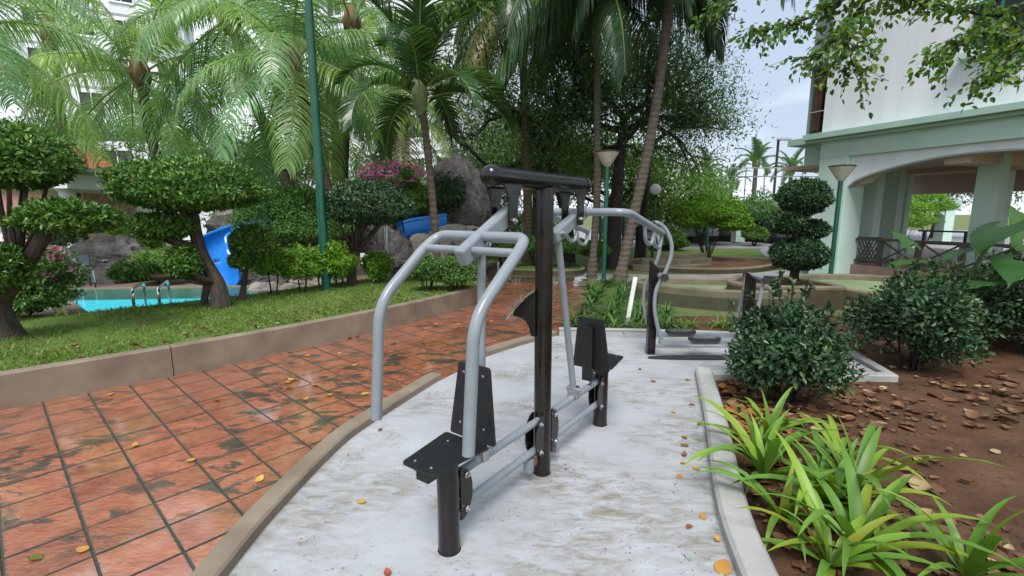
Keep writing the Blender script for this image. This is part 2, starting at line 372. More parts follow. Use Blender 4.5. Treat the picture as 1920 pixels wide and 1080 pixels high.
def mat_pooltile():
    m, t = newmat('pool_tile'); N = NT(t); p = pos(N)
    br = N('ShaderNodeTexBrick', {'Vector': p, 'Scale': 6, 'Color1': (.10, .74, .88, 1), 'Color2': (.12, .78, .90, 1), 'Mortar': (.30, .74, .80, 1), 'Mortar Size': .02, 'Brick Width': .5, 'Row Height': .5}, offset=0)
    finish(N, br.outputs[0], .35)
    return m
M['pool_tile'] = mat_pooltile()
def mat_trunk(name, c1, c2, sc):
    m, t = newmat(name); N = NT(t); p = pos(N)
    w = N('ShaderNodeTexWave', {'Vector': p, 'Scale': sc, 'Distortion': 2.2, 'Detail': 3, 'Detail Scale': 2.5}, bands_direction='Z').outputs['Fac']
    f = noise(N, p, 9, 6, .65)
    c = mixc(N, ramp(N, w, [(0, 0.0), (.6, .1), (1, .38)]), ramp(N, f, [(.3, c1), (.7, c2)]), [x * .55 for x in c2])
    h = N('ShaderNodeMath', {0: w, 1: f}, operation='ADD').outputs[0]
    finish(N, c, .88, h, .35, .02, 0, .2)
    return m
M['palm_bark'] = mat_trunk('palm_trunk_bark', (.145, .122, .098), (.085, .070, .055), 2.6)
M['palm_bark_dark'] = mat_trunk('palm_trunk_bark_dark', (.135, .108, .080), (.070, .055, .040), 2.6)

# ------------------------------------------------------------------ plant generators
def unit(a): return a / np.maximum(np.linalg.norm(a, axis=-1, keepdims=True), 1e-9)
def rdir(n): return unit(RNG.normal(size=(n, 3)))
def leaf_arrays(P, D, N, L, W, fold=.18, ovate=False, droop=.0):
    n = len(P); D = unit(D); S = unit(np.cross(D, N)); N2 = unit(np.cross(S, D))
    L = np.broadcast_to(np.asarray(L, float).reshape(-1, 1), (n, 1)); W = np.broadcast_to(np.asarray(W, float).reshape(-1, 1), (n, 1))
    if not ovate:
        V = np.stack([P, P + D * L * .45 + S * W * .5 + N2 * W * fold, P + D * L - N2 * L * droop, P + D * L * .45 - S * W * .5 + N2 * W * fold], 1)
        b = np.arange(n)[:, None] * 4
        F = np.concatenate([b + np.array([0, 1, 2]), b + np.array([0, 2, 3])])
    else:
        V = np.stack([P, P + D * L * .22 + S * W * .40 + N2 * W * fold, P + D * L * .58 + S * W * .46 + N2 * (W * fold - L * droop * .4), P + D * L - N2 * L * droop,
                      P + D * L * .58 - S * W * .46 + N2 * (W * fold - L * droop * .4), P + D * L * .22 - S * W * .40 + N2 * W * fold], 1)
        b = np.arange(n)[:, None] * 6
        F = np.concatenate([b + np.array([0, 1, 2, 3]), b + np.array([0, 3, 4, 5])])
    return V.reshape(-1, 3), F
def foliage(name, P, D, N, L, W, mat, parent, ovate=False, fold=.18, droop=0.):
    V, F = leaf_arrays(P, D, N, L, W, fold, ovate, droop)
    o = root_loc(parent); V = V - np.array([o.x, o.y, o.z])
    return link(name, arrmesh(name, V, F, mat), parent)
def pad_points(c, r, n, flat=.5, lump=.12, shell=.4, freq=3.2, tilt=(0, 0)):
    d = rdir(int(n * 1.3)); d = d[(d[:, 2] > -.15) | (RNG.random(len(d)) < .72)][:n]; n = len(d)
    A = RNG.normal(size=(7, 3)) * freq; ph = RNG.random(7) * 6.28
    k = np.sin(d @ A.T + ph).mean(1) * 2.2
    A2 = RNG.normal(size=(6, 3)) * freq * 2.6; k += np.sin(d @ A2.T + RNG.random(6) * 6.28).mean(1) * 1.1
    rad = (1 + lump * k) * (1 - shell * RNG.random(n) ** 2.2)
    p = d * np.array(r); p[:, 2] = np.where(p[:, 2] < 0, p[:, 2] * flat, p[:, 2]); p = p * rad[:, None]
    p[:, 2] += p[:, 0] * tilt[0] + p[:, 1] * tilt[1]
    nr = unit(d / np.array(r))
    D = unit(nr * .55 + rdir(n) * .9 + np.array([0, 0, .15])); N = unit(nr + rdir(n) * .45 + np.array([0, 0, .35]))
    return np.array(c) + p, D, N
def pad(name, c, r, mat, parent, n, L=.05, W=.024, ovate=False, **k):
    P, D, N = pad_points(c, r, n, **k)
    e = RNG.random(len(P)) < .10; q = np.array(c); P[e] = q + (P[e] - q) * RNG.uniform(1.0, 1.13, (e.sum(), 1)); D[e] = unit(D[e] + np.array([0, 0, .7]))
    s = RNG.uniform(.7, 1.25, len(P))
    return foliage(name, P, D, N, L * s, W * s, mat, parent, ovate)
def limb(mb, a, b, r0, r1, wob=.06, n=5, seg=7):
    a, b = Vector(a), Vector(b); L = (b - a).length
    pts = [a.lerp(b, i / n) + (Vector([random.uniform(-1, 1) for _ in range(3)]) * wob * L if 0 < i < n else Vector()) for i in range(n + 1)]
    pts = spline(pts, 3); mb.tube(pts, [r0, (r0 + r1) / 2 * .95, r1], seg); return pts
def grow(mb, p, d, L, r, depth, tips, spread=.75, up=.12, kids=(2, 3)):
    p, d = Vector(p), Vector(d).normalized()
    q = p + d * L
    pts = limb(mb, p, q, r, r * .66, .05, 3, 6 if r > .02 else 4)
    if depth == 0: tips.append((q, d)); return
    for i in range(random.randint(*kids)):
        e = (d + Vector([random.gauss(0, spread) for _ in range(3)]) + Vector((0, 0, up))).normalized()
        grow(mb, pts[-1 - random.randint(0, 2)], e, L * random.uniform(.62, .86), r * .62, depth - 1, tips, spread, up, kids)
    if depth <= 2: tips.append((q, d))
def tree(name, label, base, trunk, mat_leaf, mat_bark, leaves_per_tip, L, W, rad=.16, depth=3, first=1.3, tipr=.55, cat='tree', group=None, starts=5, spread=.7, up=.15, droop=.35, ovate=False):
    t = thing(name, base, label, cat, group); mb = MB(); tips = []
    pts = spline(trunk, 4); mb.tube(pts, [rad * 1.25, rad, rad * .8, rad * .6], 10)
    top = pts[-1]
    for i in range(starts):
        a = i * 2.4 + random.random(); e = Vector((math.cos(a), math.sin(a), random.uniform(.25, .9)))
        grow(mb, pts[-1 - (i % 4)], e, first * random.uniform(.8, 1.2), rad * .5, depth, tips, spread, up)
    mb.build('trunk', mat_bark, t)
    Ps, Ds = [], []
    for q, d in tips:
        n = leaves_per_tip; v = RNG.normal(size=(n, 3)) * tipr * np.array([1, 1, .6])
        Ps.append(np.array(q) + v); Ds.append(np.array(d) * .4 + rdir(n) + np.array([0, 0, -droop]))
    P = np.concatenate(Ps); Dm = np.concatenate(Ds); s = RNG.uniform(.7, 1.3, len(P))
    foliage('crown', P, Dm, rdir(len(P)) * .7 + np.array([0, 0, .8]), L * s, W * s, mat_leaf, t, ovate)
    return t
# palm fronds: shared meshes by pitch class; leaflets are real strips
def frond_mesh(name, elev, length, nl, ll, lw, droop, bend, vup, seed, fwd=.75):
    rg = np.random.default_rng(seed); n = 26; ds = length / n; a = R(elev); p = np.zeros(3); pts = [p.copy()]; ang = [a]
    lat = rg.uniform(-.25, .25)
    for i in range(n):
        t = i / n; aa = a - R(bend) * t ** 1.25
        aa = max(aa, R(-86))
        p = p + ds * np.array([math.cos(aa), lat * t * .5, math.sin(aa)]); pts.append(p.copy()); ang.append(aa)
    pts = np.array(pts)
    mb = MB(); mb.tube([Vector(q) for q in pts], [.028 * length / 3, .016 * length / 3, .004], 5)
    V = [list(v) for v in mb.v]; F = [f for f in mb.f if len(f) == 4]; mi = [1] * len(F)
    for side in (-1, 1):
        for j in range(nl):
            t = .10 + .90 * (j + rg.random() * .6) / nl; x = t * n; i = min(int(x), n - 1); fr = x - i
            P = pts[i] * (1 - fr) + pts[i + 1] * fr; T = pts[i + 1] - pts[i]; T /= np.linalg.norm(T)
            S = np.cross(T, [0, 0, 1]); S = S / max(np.linalg.norm(S), 1e-6) * side; U = np.cross(S * side, T)
            prof = (.45 + .55 * min(1, t / .28)) * (1 - .62 * max(0, (t - .35) / .65) ** 1.5)
            l = ll * prof * rg.uniform(.85, 1.1); f = fwd * (.55 + .9 * t)
            d = S + T * f + U * vup + rg.normal(size=3) * .06; d /= np.linalg.norm(d)
            q = P.copy(); b = len(V); ns = 4
            for k in range(ns + 1):
                w = lw * (1.0, 1.05, .9, .6, .06)[k] * .5
                wv = T - d * (T @ d); wv /= max(np.linalg.norm(wv), 1e-6)
                V.append(list(q + wv * w)); V.append(list(q - wv * w))
                d = d + np.array([0, 0, -droop * (.30 + .42 * k)]); d /= np.linalg.norm(d); q = q + d * (l / ns)
            for k in range(ns): F.append((b + 2 * k, b + 2 * k + 1, b + 2 * k + 3, b + 2 * k + 2)); mi.append(0)
    return arrmesh(name, V, F, [M['frond'], M['frond_rachis']], mi)
FR = {}
def frond_set(kind):
    if kind in FR: return FR[kind]
    s = []
    if kind == 'coconut':
        for i, (e, b) in enumerate([(78, 62), (58, 88), (40, 100), (20, 100), (0, 85), (-25, 58), (-45, 38)]):
            for v in range(2): s.append((e, frond_mesh('coconut_frond', e, 3.1, 56, .98, .030, .55, b, .08, 100 + i * 7 + v, .42)))
    elif kind == 'droop':
        for i, (e, b) in enumerate([(70, 70), (45, 95), (22, 105), (2, 85), (-25, 60)]):
            for v in range(2): s.append((e, frond_mesh('hanging_frond', e, 3.0, 92, 1.2, .026, 1.7, b, .02, 300 + i * 7 + v, .34)))
    else:
        for i, (e, b) in enumerate([(82, 55), (66, 85), (50, 105), (34, 110), (16, 100)]):
            for v in range(2): s.append((e, frond_mesh('arching_frond', e, 2.0, 60, .52, .036, .16, b, .55, 500 + i * 7 + v, .8)))
    FR[kind] = s; return s
def palm(name, label, trunk, r, kind, nf, size=1., bark='palm_bark', seed=0, tints=((1, 1, 1),), elo=-50, ehi=90, group=None, dead=0, only=None):
    rg = random.Random(seed); base = trunk[0]
    t = thing(name, base, label, 'palm', group)
    mb = MB(); pts = spline(trunk, 6); m = len(pts)
    rr = [r * (1.35 if i < 2 else 1 - .25 * i / m) * (1 + .05 * math.sin(i * 2.1)) for i in range(m)]
    mb.tube(pts, rr, 12); mb.build('trunk', M[bark], t)
    top = pts[-1]
    f = MB(); f.lathe([(r * .8, -.45), (r * 1.5, -.25), (r * 1.7, 0), (r * 1.2, .22), (r * .3, .5)], top, 12)
    if kind != 'arch': f.build('crown_fibre', M['fibre'], t)
    else: f.build('crown_shaft', M['palm_green_stem'], t)
    S = [q for q in frond_set(kind) if elo <= q[0] <= ehi]
    for i in range(nf):
        u = (i + .5) / nf; k = int(u * len(S)); e, me = S[min(k, len(S) - 1)]
        az = i * 2.39996 + rg.uniform(-.3, .3) + seed
        if only is not None:
            az = rg.uniform(*only)
        o = link('frond', me, t); o.location = Vector(top) - Vector(base) + Vector((math.cos(az) * r * .8, math.sin(az) * r * .8, .12 - .3 * u))
        o.rotation_euler = (rg.uniform(-.1, .1), rg.uniform(-.12, .12), az); sc = size * rg.uniform(.88, 1.1); o.scale = (sc, sc, sc)
        c = rg.choice(tints) if i < nf - dead else (1.15, .62, .42)
        q = rg.uniform(.85, 1.15); o.color = (c[0] * q, c[1] * q, c[2] * q, 1)
    return t
def strap_mesh(name, L, W, lean, bend, seed, twist=0.):
    rg = random.Random(seed); n = 8; a = R(90 - lean); p = Vector((0, 0, 0)); V = []; F = []; lat = rg.uniform(-.25, .25)
    for i in range(n + 1):
        t = i / n; w = W * (.55 + 1.7 * t * (1 - t) ** .6 * 1.2 if t < .5 else 1.25 * (1 - t) ** .7 * 1.35) * .5
        w = W * .5 * min(1, .5 + 2.2 * t) * (1 - max(0, t - .45) / .55) ** .75 + .0006
        q = math.atan2(lat * t, 1) + twist * t; sd = Vector((-math.sin(q), math.cos(q), 0)); up = Vector((-math.sin(a), 0, math.cos(a)))
        V += [p + sd * w + up * w * .35, p, p - sd * w + up * w * .35]
        a -= R(bend) / n * (.4 + 1.2 * t); p = p + Vector((math.cos(a), lat * t * .6, math.sin(a))) * (L / n)
    for i in range(n):
        for k in (0, 1): F.append((3 * i + k, 3 * i + k + 1, 3 * i + k + 4, 3 * i + k + 3))
    return arrmesh(name, [list(v) for v in V], F, M['leaf_strap'], smooth=True)
def rock(name, label, c, r, mat, seed, parent=None, n=56, m=36, amp=.34, group=None):
    from mathutils import noise as mn
    mb = MB().ball((0, 0, 0), 1, n, m); V = []; off = Vector((seed * 3.7, seed * 1.3, seed * 2.1)); rr_ = random.Random(seed)
    planes = [(Vector([rr_.gauss(0, 1) for _ in range(3)]).normalized(), rr_.uniform(.72, 1.02)) for _ in range(15)]
    for v in mb.v:
        d = Vector(v).normalized(); q = sorted(h_ / max(d.dot(n_), .12) for n_, h_ in planes); s = min(1.3, .8 * q[0] + .2 * q[1])
        k = mn.fractal(d * 1.7 + off, 1, 2, 5); rg_ = abs(mn.noise(d * 3.1 + off * 2))
        s = s * (1 + amp * .4 * k) - .10 * max(0, .18 - rg_) / .18 + .03 * mn.noise(d * 11 + off)
        V.append((d.x * r[0] * s, d.y * r[1] * s, max(d.z * r[2] * s, -r[2] * .85)))
    mb.v = [(v[0] + c[0], v[1] + c[1], v[2] + c[2]) for v in V]
    o = mb.build(name, mat, parent, angle=28, loc=None if parent else (c[0], c[1], c[2] - r[2]))
    if label: tag(o, label, 'rock', group)
    return o

# ------------------------------------------------------------------ survey helper: photo measurement + known distance -> place in metres
_c, _s = math.cos(math.atan(.16)), math.sin(math.atan(.16))
def at(px, py, y):
    u, v = (px - 960) / 880, (py - 540) / 880; a, b = _c - v * _s, -(_s + v * _c); t = y / a
    return Vector((u * t, y, 1.6 + b * t))
def onz(px, py, z=0.):
    u, v = (px - 960) / 880, (py - 540) / 880; a, b = _c - v * _s, -(_s + v * _c); t = (z - 1.6) / b
    return Vector((u * t, a * t, z))
def inside(p, poly):
    r = False; n = len(poly)
    for i in range(n):
        a, b = poly[i], poly[i - 1]
        if (a[1] > p[1]) != (b[1] > p[1]) and p[0] < (b[0] - a[0]) * (p[1] - a[1]) / (b[1] - a[1]) + a[0]: r = not r
    return r
def sheet(name, poly, z, mat, **k):
    m = MB(); m.add([(p[0], p[1], z) for p in poly], [tuple(range(len(poly)))])
    return m.build(name, mat, smooth=False, kind='structure', **k)
def smooth2(pts, k=5): return [(p.x, p.y) for p in spline([(a[0], a[1], 0) for a in pts], k)]

# ------------------------------------------------------------------ the ground and its sheets
sheet('ground', [(-400, -60), (400, -60), (400, 700), (-400, 700)], -.06, M['ground'])
K = smooth2([(-7.4, .3), (-5.6, 2.18), (-4.2, 3.64), (-3.36, 4.47), (-2.61, 5.28), (-1.95, 6.1), (-1.43, 6.83), (-.95, 7.6), (-.62, 8.3), (-.52, 9.2), (-.62, 10.2)], 5)
PADL = smooth2([(-1.15, -.2), (-1.24, .9), (-1.26, 1.87), (-1.25, 2.32), (-1.17, 3.02), (-1.04, 3.44), (-.74, 4.2), (-.68, 4.32)], 5)
PADL2 = smooth2([(-.27, 5.08), (.1, 5.5), (.59, 5.97)], 4)
PADR = [(.80, .2), (.90, 1.2), (1.0, 1.87), (1.13, 2.4), (1.46, 3.35), (1.86, 4.58)]
pad_poly = PADL + PADL2 + [(2.3, 5.86), (3.86, 5.62), (3.66, 4.47), (1.9, 4.56)] + PADR[::-1][1:] + [(.8, -.2)]
path_poly = K + [(-.6, 15.5), (1.75, 15.5), (1.75, 12.2), (1.38, 9.4), (1.22, 8.2), (.95, 6.9), (.62, 6.1)] + [(x - .07, y + .05) for x, y in PADL2[::-1]] + [(x - .07, y) for x, y in PADL[::-1]] + [(-1.2, -.6), (-7.4, -.6)]
path = sheet('path', path_poly, -.006, M['grout'])
sheet('soil_bed', [(1.0, -.5), (14, -.5), (14, 7.0), (7, 7.4), (2.6, 7.3), (.7, 6.0), (1.9, 4.5), (1.4, 3.3), (1.0, 1.8)], -.02, M['soil'])
pad_mb = MB().prism(pad_poly, -.05, .012); pad_mb.build('exercise_pad', M['pad'], smooth=False, kind='structure')

# tiles: one object each, the 300 nearest; the far rest as one part
tdir, wdir = Vector((.666, .746)), Vector((-.746, .666)); pitch = .29
tme = MB(); h = pitch / 2 - .004; b_ = .003; hy = pitch / 2 - .0055
tme.add([(-h, -hy, -.03), (h, -hy, -.03), (h, hy, -.03), (-h, hy, -.03), (-h, -hy, -b_), (h, -hy, -b_), (h, hy, -b_), (-h, hy, -b_), (-h + b_, -hy + b_, 0), (h - b_, -hy + b_, 0), (h - b_, hy - b_, 0), (-h + b_, hy - b_, 0)],
        [(0, 1, 5, 4), (1, 2, 6, 5), (2, 3, 7, 6), (3, 0, 4, 7), (4, 5, 9, 8), (5, 6, 10, 9), (6, 7, 11, 10), (7, 4, 8, 11), (8, 9, 10, 11)])
tile_me = bpy.data.meshes.new('tile'); tile_me.from_pydata(tme.v, [], tme.f); tile_me.materials.append(M['tile']); tile_me.materials.append(M['grout']); tile_me.polygons.foreach_set('material_index', [1] * 8 + [0])
spots = []
for i in range(-30, 40):
    for j in range(-20, 45):
        q = tdir * (.459 + pitch * (i + .5)) + wdir * (3.96 + pitch * (j + .5))
        if q.y < .9 or q.y > 15.4 or abs(q.x) > 1.25 * q.y + .8: continue
        if any(inside((q.x + a, q.y + b), path_poly) for a, b in ((0, 0), (.13, 0), (-.13, 0), (0, .13), (0, -.13))): spots.append((q.length, q))
spots.sort(key=lambda a: a[0]); rest = MB(); ang = math.atan2(tdir.y, tdir.x)
for k, (d, q) in enumerate(spots):
    z = random.uniform(-.0012, .0012)
    if k < 300:
        o = link('tile', tile_me, path); o.location = (q.x, q.y, z); o.rotation_euler = (random.gauss(0, .004), random.gauss(0, .004), ang)
    else:
        mm = Matrix.Rotation(ang, 3, 'Z'); rest.add([mm @ Vector(v) + Vector((q.x, q.y, z)) for v in tme.v], tme.f)
rest.build('far_tiles', M['tile'], path, smooth=False, kind='stuff')

# raised lawn bed with its stone kerb
LAWN_BACK = [(-.75, 9.9), (-1.4, 10.2), (-2.7, 9.7), (-3.6, 8.7), (-4.3, 7.65), (-5.1, 6.85), (-5.85, 6.15), (-6.6, 5.9), (-8.2, 5.2), (-9, 2.2)]
lawn_poly = [(x - .06, y + .05) for x, y in K] + LAWN_BACK
MB().prism(lawn_poly, -.05, .272).build('lawn', M['lawn'], smooth=False, kind='structure')
kw = thing('planter_kerb', (-2.6, 5.3, 0), 'long low brown stone kerb holding up the lawn beside the red tiles', 'kerb')
cuts = [(-7.4, .3), (-5.35, 2.45), (-3.36, 4.47), (-1.43, 6.83), (-.62, 10.2)]
def nearest(p, P): return min(range(len(P)), key=lambda i: (P[i][0] - p[0]) ** 2 + (P[i][1] - p[1]) ** 2)
idx = [nearest(c, K) for c in cuts]
for a, b in zip(idx, idx[1:]):
    seg = [Vector(p) for p in K[a:b + 1]]
    seg[0] = seg[0] + (seg[1] - seg[0]).normalized() * .004; seg[-1] = seg[-1] + (seg[-2] - seg[-1]).normalized() * .004
    MB().wall([tuple(p) for p in seg[::-1]], .12, -.04, .30).build('kerb_stone', M['kerb_tan'], kw, angle=30)
edge = MB().wall(PADL[::-1], .125, -.04, .075); edge.build('pad_edging', M['kerb_tan'], angle=30, loc=(-1.2, 2.6, 0), label='curved tan kerb between the red tiles and the white pad', cat='kerb')
MB().wall(PADL2[::-1], .125, -.04, .075).build('pad_edging', M['kerb_tan'], angle=30, loc=(0, 5.4, 0), label='short tan kerb at the far end of the white pad', cat='kerb')
MB().wall(smooth2(PADR[:5] + [(1.83, 4.5)], 4), .155, -.05, .085, .018).build('concrete_kerb', M['kerb_grey'], angle=30, loc=(1.2, 2.6, 0), label='pale concrete kerb between the white pad and the soil with strap-leaf plants', cat='kerb')
MB().wall([(.62, 6.02), (1.5, 5.97), (2.3, 5.88), (3.86, 5.64)][::-1], -.10, -.05, .11).build('concrete_kerb', M['kerb_grey'], angle=30, loc=(1.8, 5.9, 0), label='low grey concrete kerb closing the far side of the pad', cat='kerb')
MB().wall([(1.98, 4.52), (3.68, 4.45), (3.9, 5.62)], .12, -.05, .05).build('concrete_kerb', M['kerb_grey'], angle=30, loc=(3.2, 4.5, 0), label='white pointed concrete rim sticking out between the two dark bushes', cat='kerb')

# grass: blades on the lawn
def scatter(poly, n, y0=-9, y1=99):
    P = np.array(poly); lo, hi = P.min(0), P.max(0); out = []
    while len(out) < n:
        p = (random.uniform(lo[0], hi[0]), random.uniform(lo[1], hi[1]))
        if p[1] > y0 and abs(p[0]) < 1.2 * p[1] + .4 and inside(p, poly): out.append(p)
    return np.array(out)
g = scatter(lawn_poly, 27000); n = len(g); from mathutils import noise as mnoise
dens = np.array([mnoise.noise((x * 1.1, y * 1.1, 3.3)) + .5 * mnoise.noise((x * 4, y * 4, 7)) for x, y in g]); keep = dens > -.16 + RNG.normal(size=n) * .15; g = g[keep]; n = len(g)
P = np.column_stack([g, np.full(n, .268)]); Dg = unit(np.column_stack([RNG.normal(size=(n, 2)) * .75, np.ones(n)]))
V, F = leaf_arrays(P, Dg, unit(np.column_stack([RNG.normal(size=(n, 2)), np.full(n, .3)])), RNG.uniform(.022, .07, n), RNG.uniform(.005, .010, n), .1, False, .3)
tag(link('grass', arrmesh('grass', V, F, M['grass_blade'])), 'short green lawn grass growing in the raised bed', 'grass', kind='stuff')

# ------------------------------------------------------------------ pool
pool = [(-8.75, 8.75), (-5.98, 6.32), (-5.1, 7.05), (-4.28, 7.85), (-3.7, 8.75), (-4.4, 9.25), (-6.2, 9.15)]
MB().prism(pool, -.055, -.045).build('pool_floor', M['pool_tile'], smooth=False, kind='structure')
wm, t = newmat('pool_water_surface'); N = NT(t)
hh = noise(N, pos(N), 4.5, 3, .5, .4); bmp = N('ShaderNodeBump', {'Height': hh, 'Strength': .25, 'Distance': .03})
gl = N('ShaderNodeBsdfGlossy', {'Color': (1, 1, 1, 1), 'Roughness': .03, 'Normal': bmp.outputs[0]}); trn = N('ShaderNodeBsdfTransparent', {'Color': (.62, .93, .97, 1)})
fr = N('ShaderNodeFresnel', {'IOR': 1.33, 'Normal': bmp.outputs[0]})
mxs = N('ShaderNodeMixShader', {0: N('ShaderNodeMath', {0: fr.outputs[0], 1: .5}, operation='MULTIPLY').outputs[0], 1: trn.outputs[0], 2: gl.outputs[0]}); N('ShaderNodeOutputMaterial', {0: mxs.outputs[0]})
sheet('pool_water', pool, .165, wm)
MB().wall(pool[::-1], .16, -.06, .19, closed=True).build('pool_coping', M['golf_kerb'], angle=30, kind='structure')
sheet('pool_terrace', [(-13, 9.6), (-9.0, 8.95), (-6.2, 9.35), (-4.4, 9.45), (-3.2, 9.6), (-.7, 10.4), (-.7, 14), (-14, 14)], .10, M['terracotta_floor'])
deck = sheet('pool_deck', [(-10.6, 8.6), (-6.9, 5.4), (-5.98, 6.1), (-9.0, 8.8)], .15, M['grout'])
e0, e1 = Vector((-8.98, 8.78)), Vector((-6.05, 6.12)); u_ = (e1 - e0).normalized(); v_ = Vector((-u_.y, u_.x)) * -1
Lp = (e1 - e0).length; npl = 13
for k in range(npl):
    a = e0 + u_ * (Lp * k / npl + .012); b = e0 + u_ * (Lp * (k + 1) / npl - .012); w = v_ * 1.5
    if w.x > 0: w = -w
    MB().prism([tuple(a), tuple(b), tuple(b + w), tuple(a + w)], .15, .205).build('plank', M['plank'], deck, smooth=False)
def hand_rail(p, q, hgt, label, z0=.2):
    p, q = Vector(p), Vector(q); m = MB()
    m.tube(fillet([(p.x, p.y, z0 - .3), (p.x, p.y, z0 + hgt), (q.x, q.y, z0 + hgt - .02), (q.x, q.y, z0 - .25)], .10, 6), .021, 10)
    o = m.build('pool_rail', M['chrome'], loc=(p.x, p.y, z0), label=label, cat='pool rail', group='steel rails at the pool')
    return o
a = onz(252, 578, .2); b = onz(262, 560, .2); hand_rail((a.x, a.y), (b.x, b.y + .12), .28, 'bent steel pool rail, left one of the pair nearest the lawn')
a = onz(300, 574, .2); b = onz(308, 556, .2); hand_rail((a.x, a.y), (b.x, b.y + .12), .28, 'bent steel pool rail, right one of the pair nearest the lawn')
a = onz(147, 536, .2); hand_rail((a.x, a.y), (a.x + .05, a.y - .35), .36, 'upright steel rail before the pool boulder, left one of the far pair')
a = onz(179, 534, .2); hand_rail((a.x, a.y), (a.x + .05, a.y - .35), .36, 'upright steel rail before the pool boulder, right one of the far pair')

# ------------------------------------------------------------------ mini golf, drives and islands
sheet('drive', smooth2([(1.6, 11.6), (4.2, 11.0), (8, 11.9), (10.6, 14.2), (16, 18.5), (30, 24), (30, 30), (14, 24), (9.6, 17.6), (8.9, 14.6), (6.6, 12.9), (4, 12.6), (1.8, 13.0)], 4), -.045, M['asphalt'])
sheet('car_park', [(-2, 22), (40, 22), (60, 45), (-2, 45)], -.05, M['asphalt'])
sheet('side_lawn', [(6.6, 10.3), (8.2, 10.8), (8.2, 12.3), (6.5, 11.3)], -.04, M['golf_green'])
sheet('far_lawn', [(5, 18.2), (10.5, 18.2), (13, 21.5), (5, 21.5)], -.05, M['lawn'])
def ring(name, label, pts, w, z0, z1, mat='golf_kerb', closed=True, cat='golf kerb'):
    P = smooth2(pts + [pts[0]], 6)[:-1] if closed else smooth2(pts, 6)
    c = (sum(p[0] for p in P) / len(P), sum(p[1] for p in P) / len(P), 0)
    MB().wall(P, w, z0, z1, .02, closed=closed).build(name, M[mat], angle=30, loc=c, label=label, cat=cat); return P
g1 = [(2.35, 9.1), (3.0, 8.15), (4.0, 7.75), (4.95, 7.9), (5.05, 8.5), (4.7, 9.35), (3.6, 9.5), (2.7, 9.75)][::-1]
P1 = ring('golf_border', 'low kerb round the green golf strip behind the second exercise machine', g1, .15, -.06, .30)
MB().prism(P1, -.05, .17).build('golf_green', M['golf_green'], smooth=False, kind='structure')
g2 = [(5.3, 9.5), (5.9, 8.7), (6.3, 7.9), (7.6, 7.6), (8.7, 8.6), (8.6, 9.9), (7.4, 10.6), (6.1, 10.4)][::-1]
P2 = ring('golf_border', 'round kerb of the golf green beside the green lamp post by the building', g2, .16, -.06, .24)
MB().prism(P2, -.05, .12).build('golf_green', M['golf_green'], smooth=False, kind='structure')
g3 = [(4.0, 8.55), (4.6, 8.0), (5.6, 7.9), (5.78, 8.15), (5.7, 8.7), (5.2, 9.3), (4.5, 9.4)][::-1]
P3 = ring('topiary_planter', 'kerbed planter bed holding the tiered ball topiary', g3, .13, -.06, .36, cat='planter')
MB().prism(P3, -.05, .30).build('planter_soil', M['soil'], smooth=False, kind='structure')
isl = [(3.4, 14.2), (4.6, 13.0), (6.4, 12.9), (8.1, 14.2), (8.6, 15.6), (7.4, 16.6), (5.4, 16.4), (4.2, 15.8)][::-1]
PI_ = ring('island_kerb', 'kerb round the planted island under the clipped bright shrub', isl, .14, -.06, .10, cat='kerb')
MB().prism(PI_, -.06, .06).build('island_soil', M['soil'], smooth=False, kind='structure')
for i, (y0, x0, x1, z) in enumerate([(13.5, 3.5, 5.9, .12), (14.0, 3.9, 6.1, .24), (14.6, 4.5, 6.2, .34)]):
    MB().wall(smooth2([(x0, y0), ((x0 + x1) / 2, y0 - .22), (x1, y0 + .3)], 5)[::-1], .2, -.05, z).build('garden_step', M['golf_kerb'], angle=30, loc=(x0, y0, 0),
        label='%s of the three curved tan garden steps on the island' % ('lowest', 'middle one', 'topmost')[i], cat='step', group='curved garden steps')
isl2 = [(-.2, 12.9), (1.0, 12.4), (1.95, 12.7), (1.9, 14.2), (.6, 14.9), (-.4, 14.4)][::-1]
PJ = ring('island_kerb', 'kerb round the grass patch under the clipped hedge bushes', isl2, .12, -.06, .10, cat='kerb')
MB().prism(PJ, -.06, .07).build('hedge_lawn', M['lawn'], smooth=False, kind='structure')

# ------------------------------------------------------------------ exercise machine with two seats
E_, N_, C_ = Vector((.584, .812, 0)), Vector((-.812, .584, 0)), Vector((.185, 2.695, 0))
def W(s, n, z): return C_ + E_ * s + N_ * n + Vector((0, 0, z))
mc = thing('chest_press_machine', (C_.x, C_.y, 0), 'black and grey outdoor gym machine with two seats and bent handle bars on the pad', 'exercise machine')
GS, BS, KS = M['grey_steel'], M['brown_steel'], M['black_steel']
def bolt(p, d, parent, r=.011):
    if r < .009:
        p, d = Vector(p), Vector(d).normalized(); MB().tube([p, p + d * .003, p + d * .005], [r, r, r * .6], 8).build('bolt', M['zinc'], parent); return
    p, d = Vector(p), Vector(d).normalized(); m = MB(); m.tube([p, p + d * .006, p + d * .010], [r * 1.5, r * 1.5, r * 1.0], 8)
    m.tube([p + d * .008, p + d * .018, p + d * .022], [r * .8, r * .8, r * .3], 6); m.build('bolt', M['zinc'], parent)
o = MB().lathe([(.056, 0), (.056, .004), (.0515, .006), (.0515, 1.73)], W(0, 0, .008), 32).build('centre_post', BS, mc)
bm = MB().tube([W(-.46, 0, 1.775), W(.44, 0, 1.775)], .051, 28); tb = bm.build('top_beam', KS, mc)
for s, d in ((-.46, -1), (.44, 1)):
    ec = MB(); pr = [(.054, 0), (.054, .03), (.047, .055), (.03, .07), (.004, .075)]
    pts = [W(s + d * z, 0, 1.775) for r, z in pr]; ec.tube(pts, [r for r, z in pr], 24); ec.build('end_cap', KS, tb)
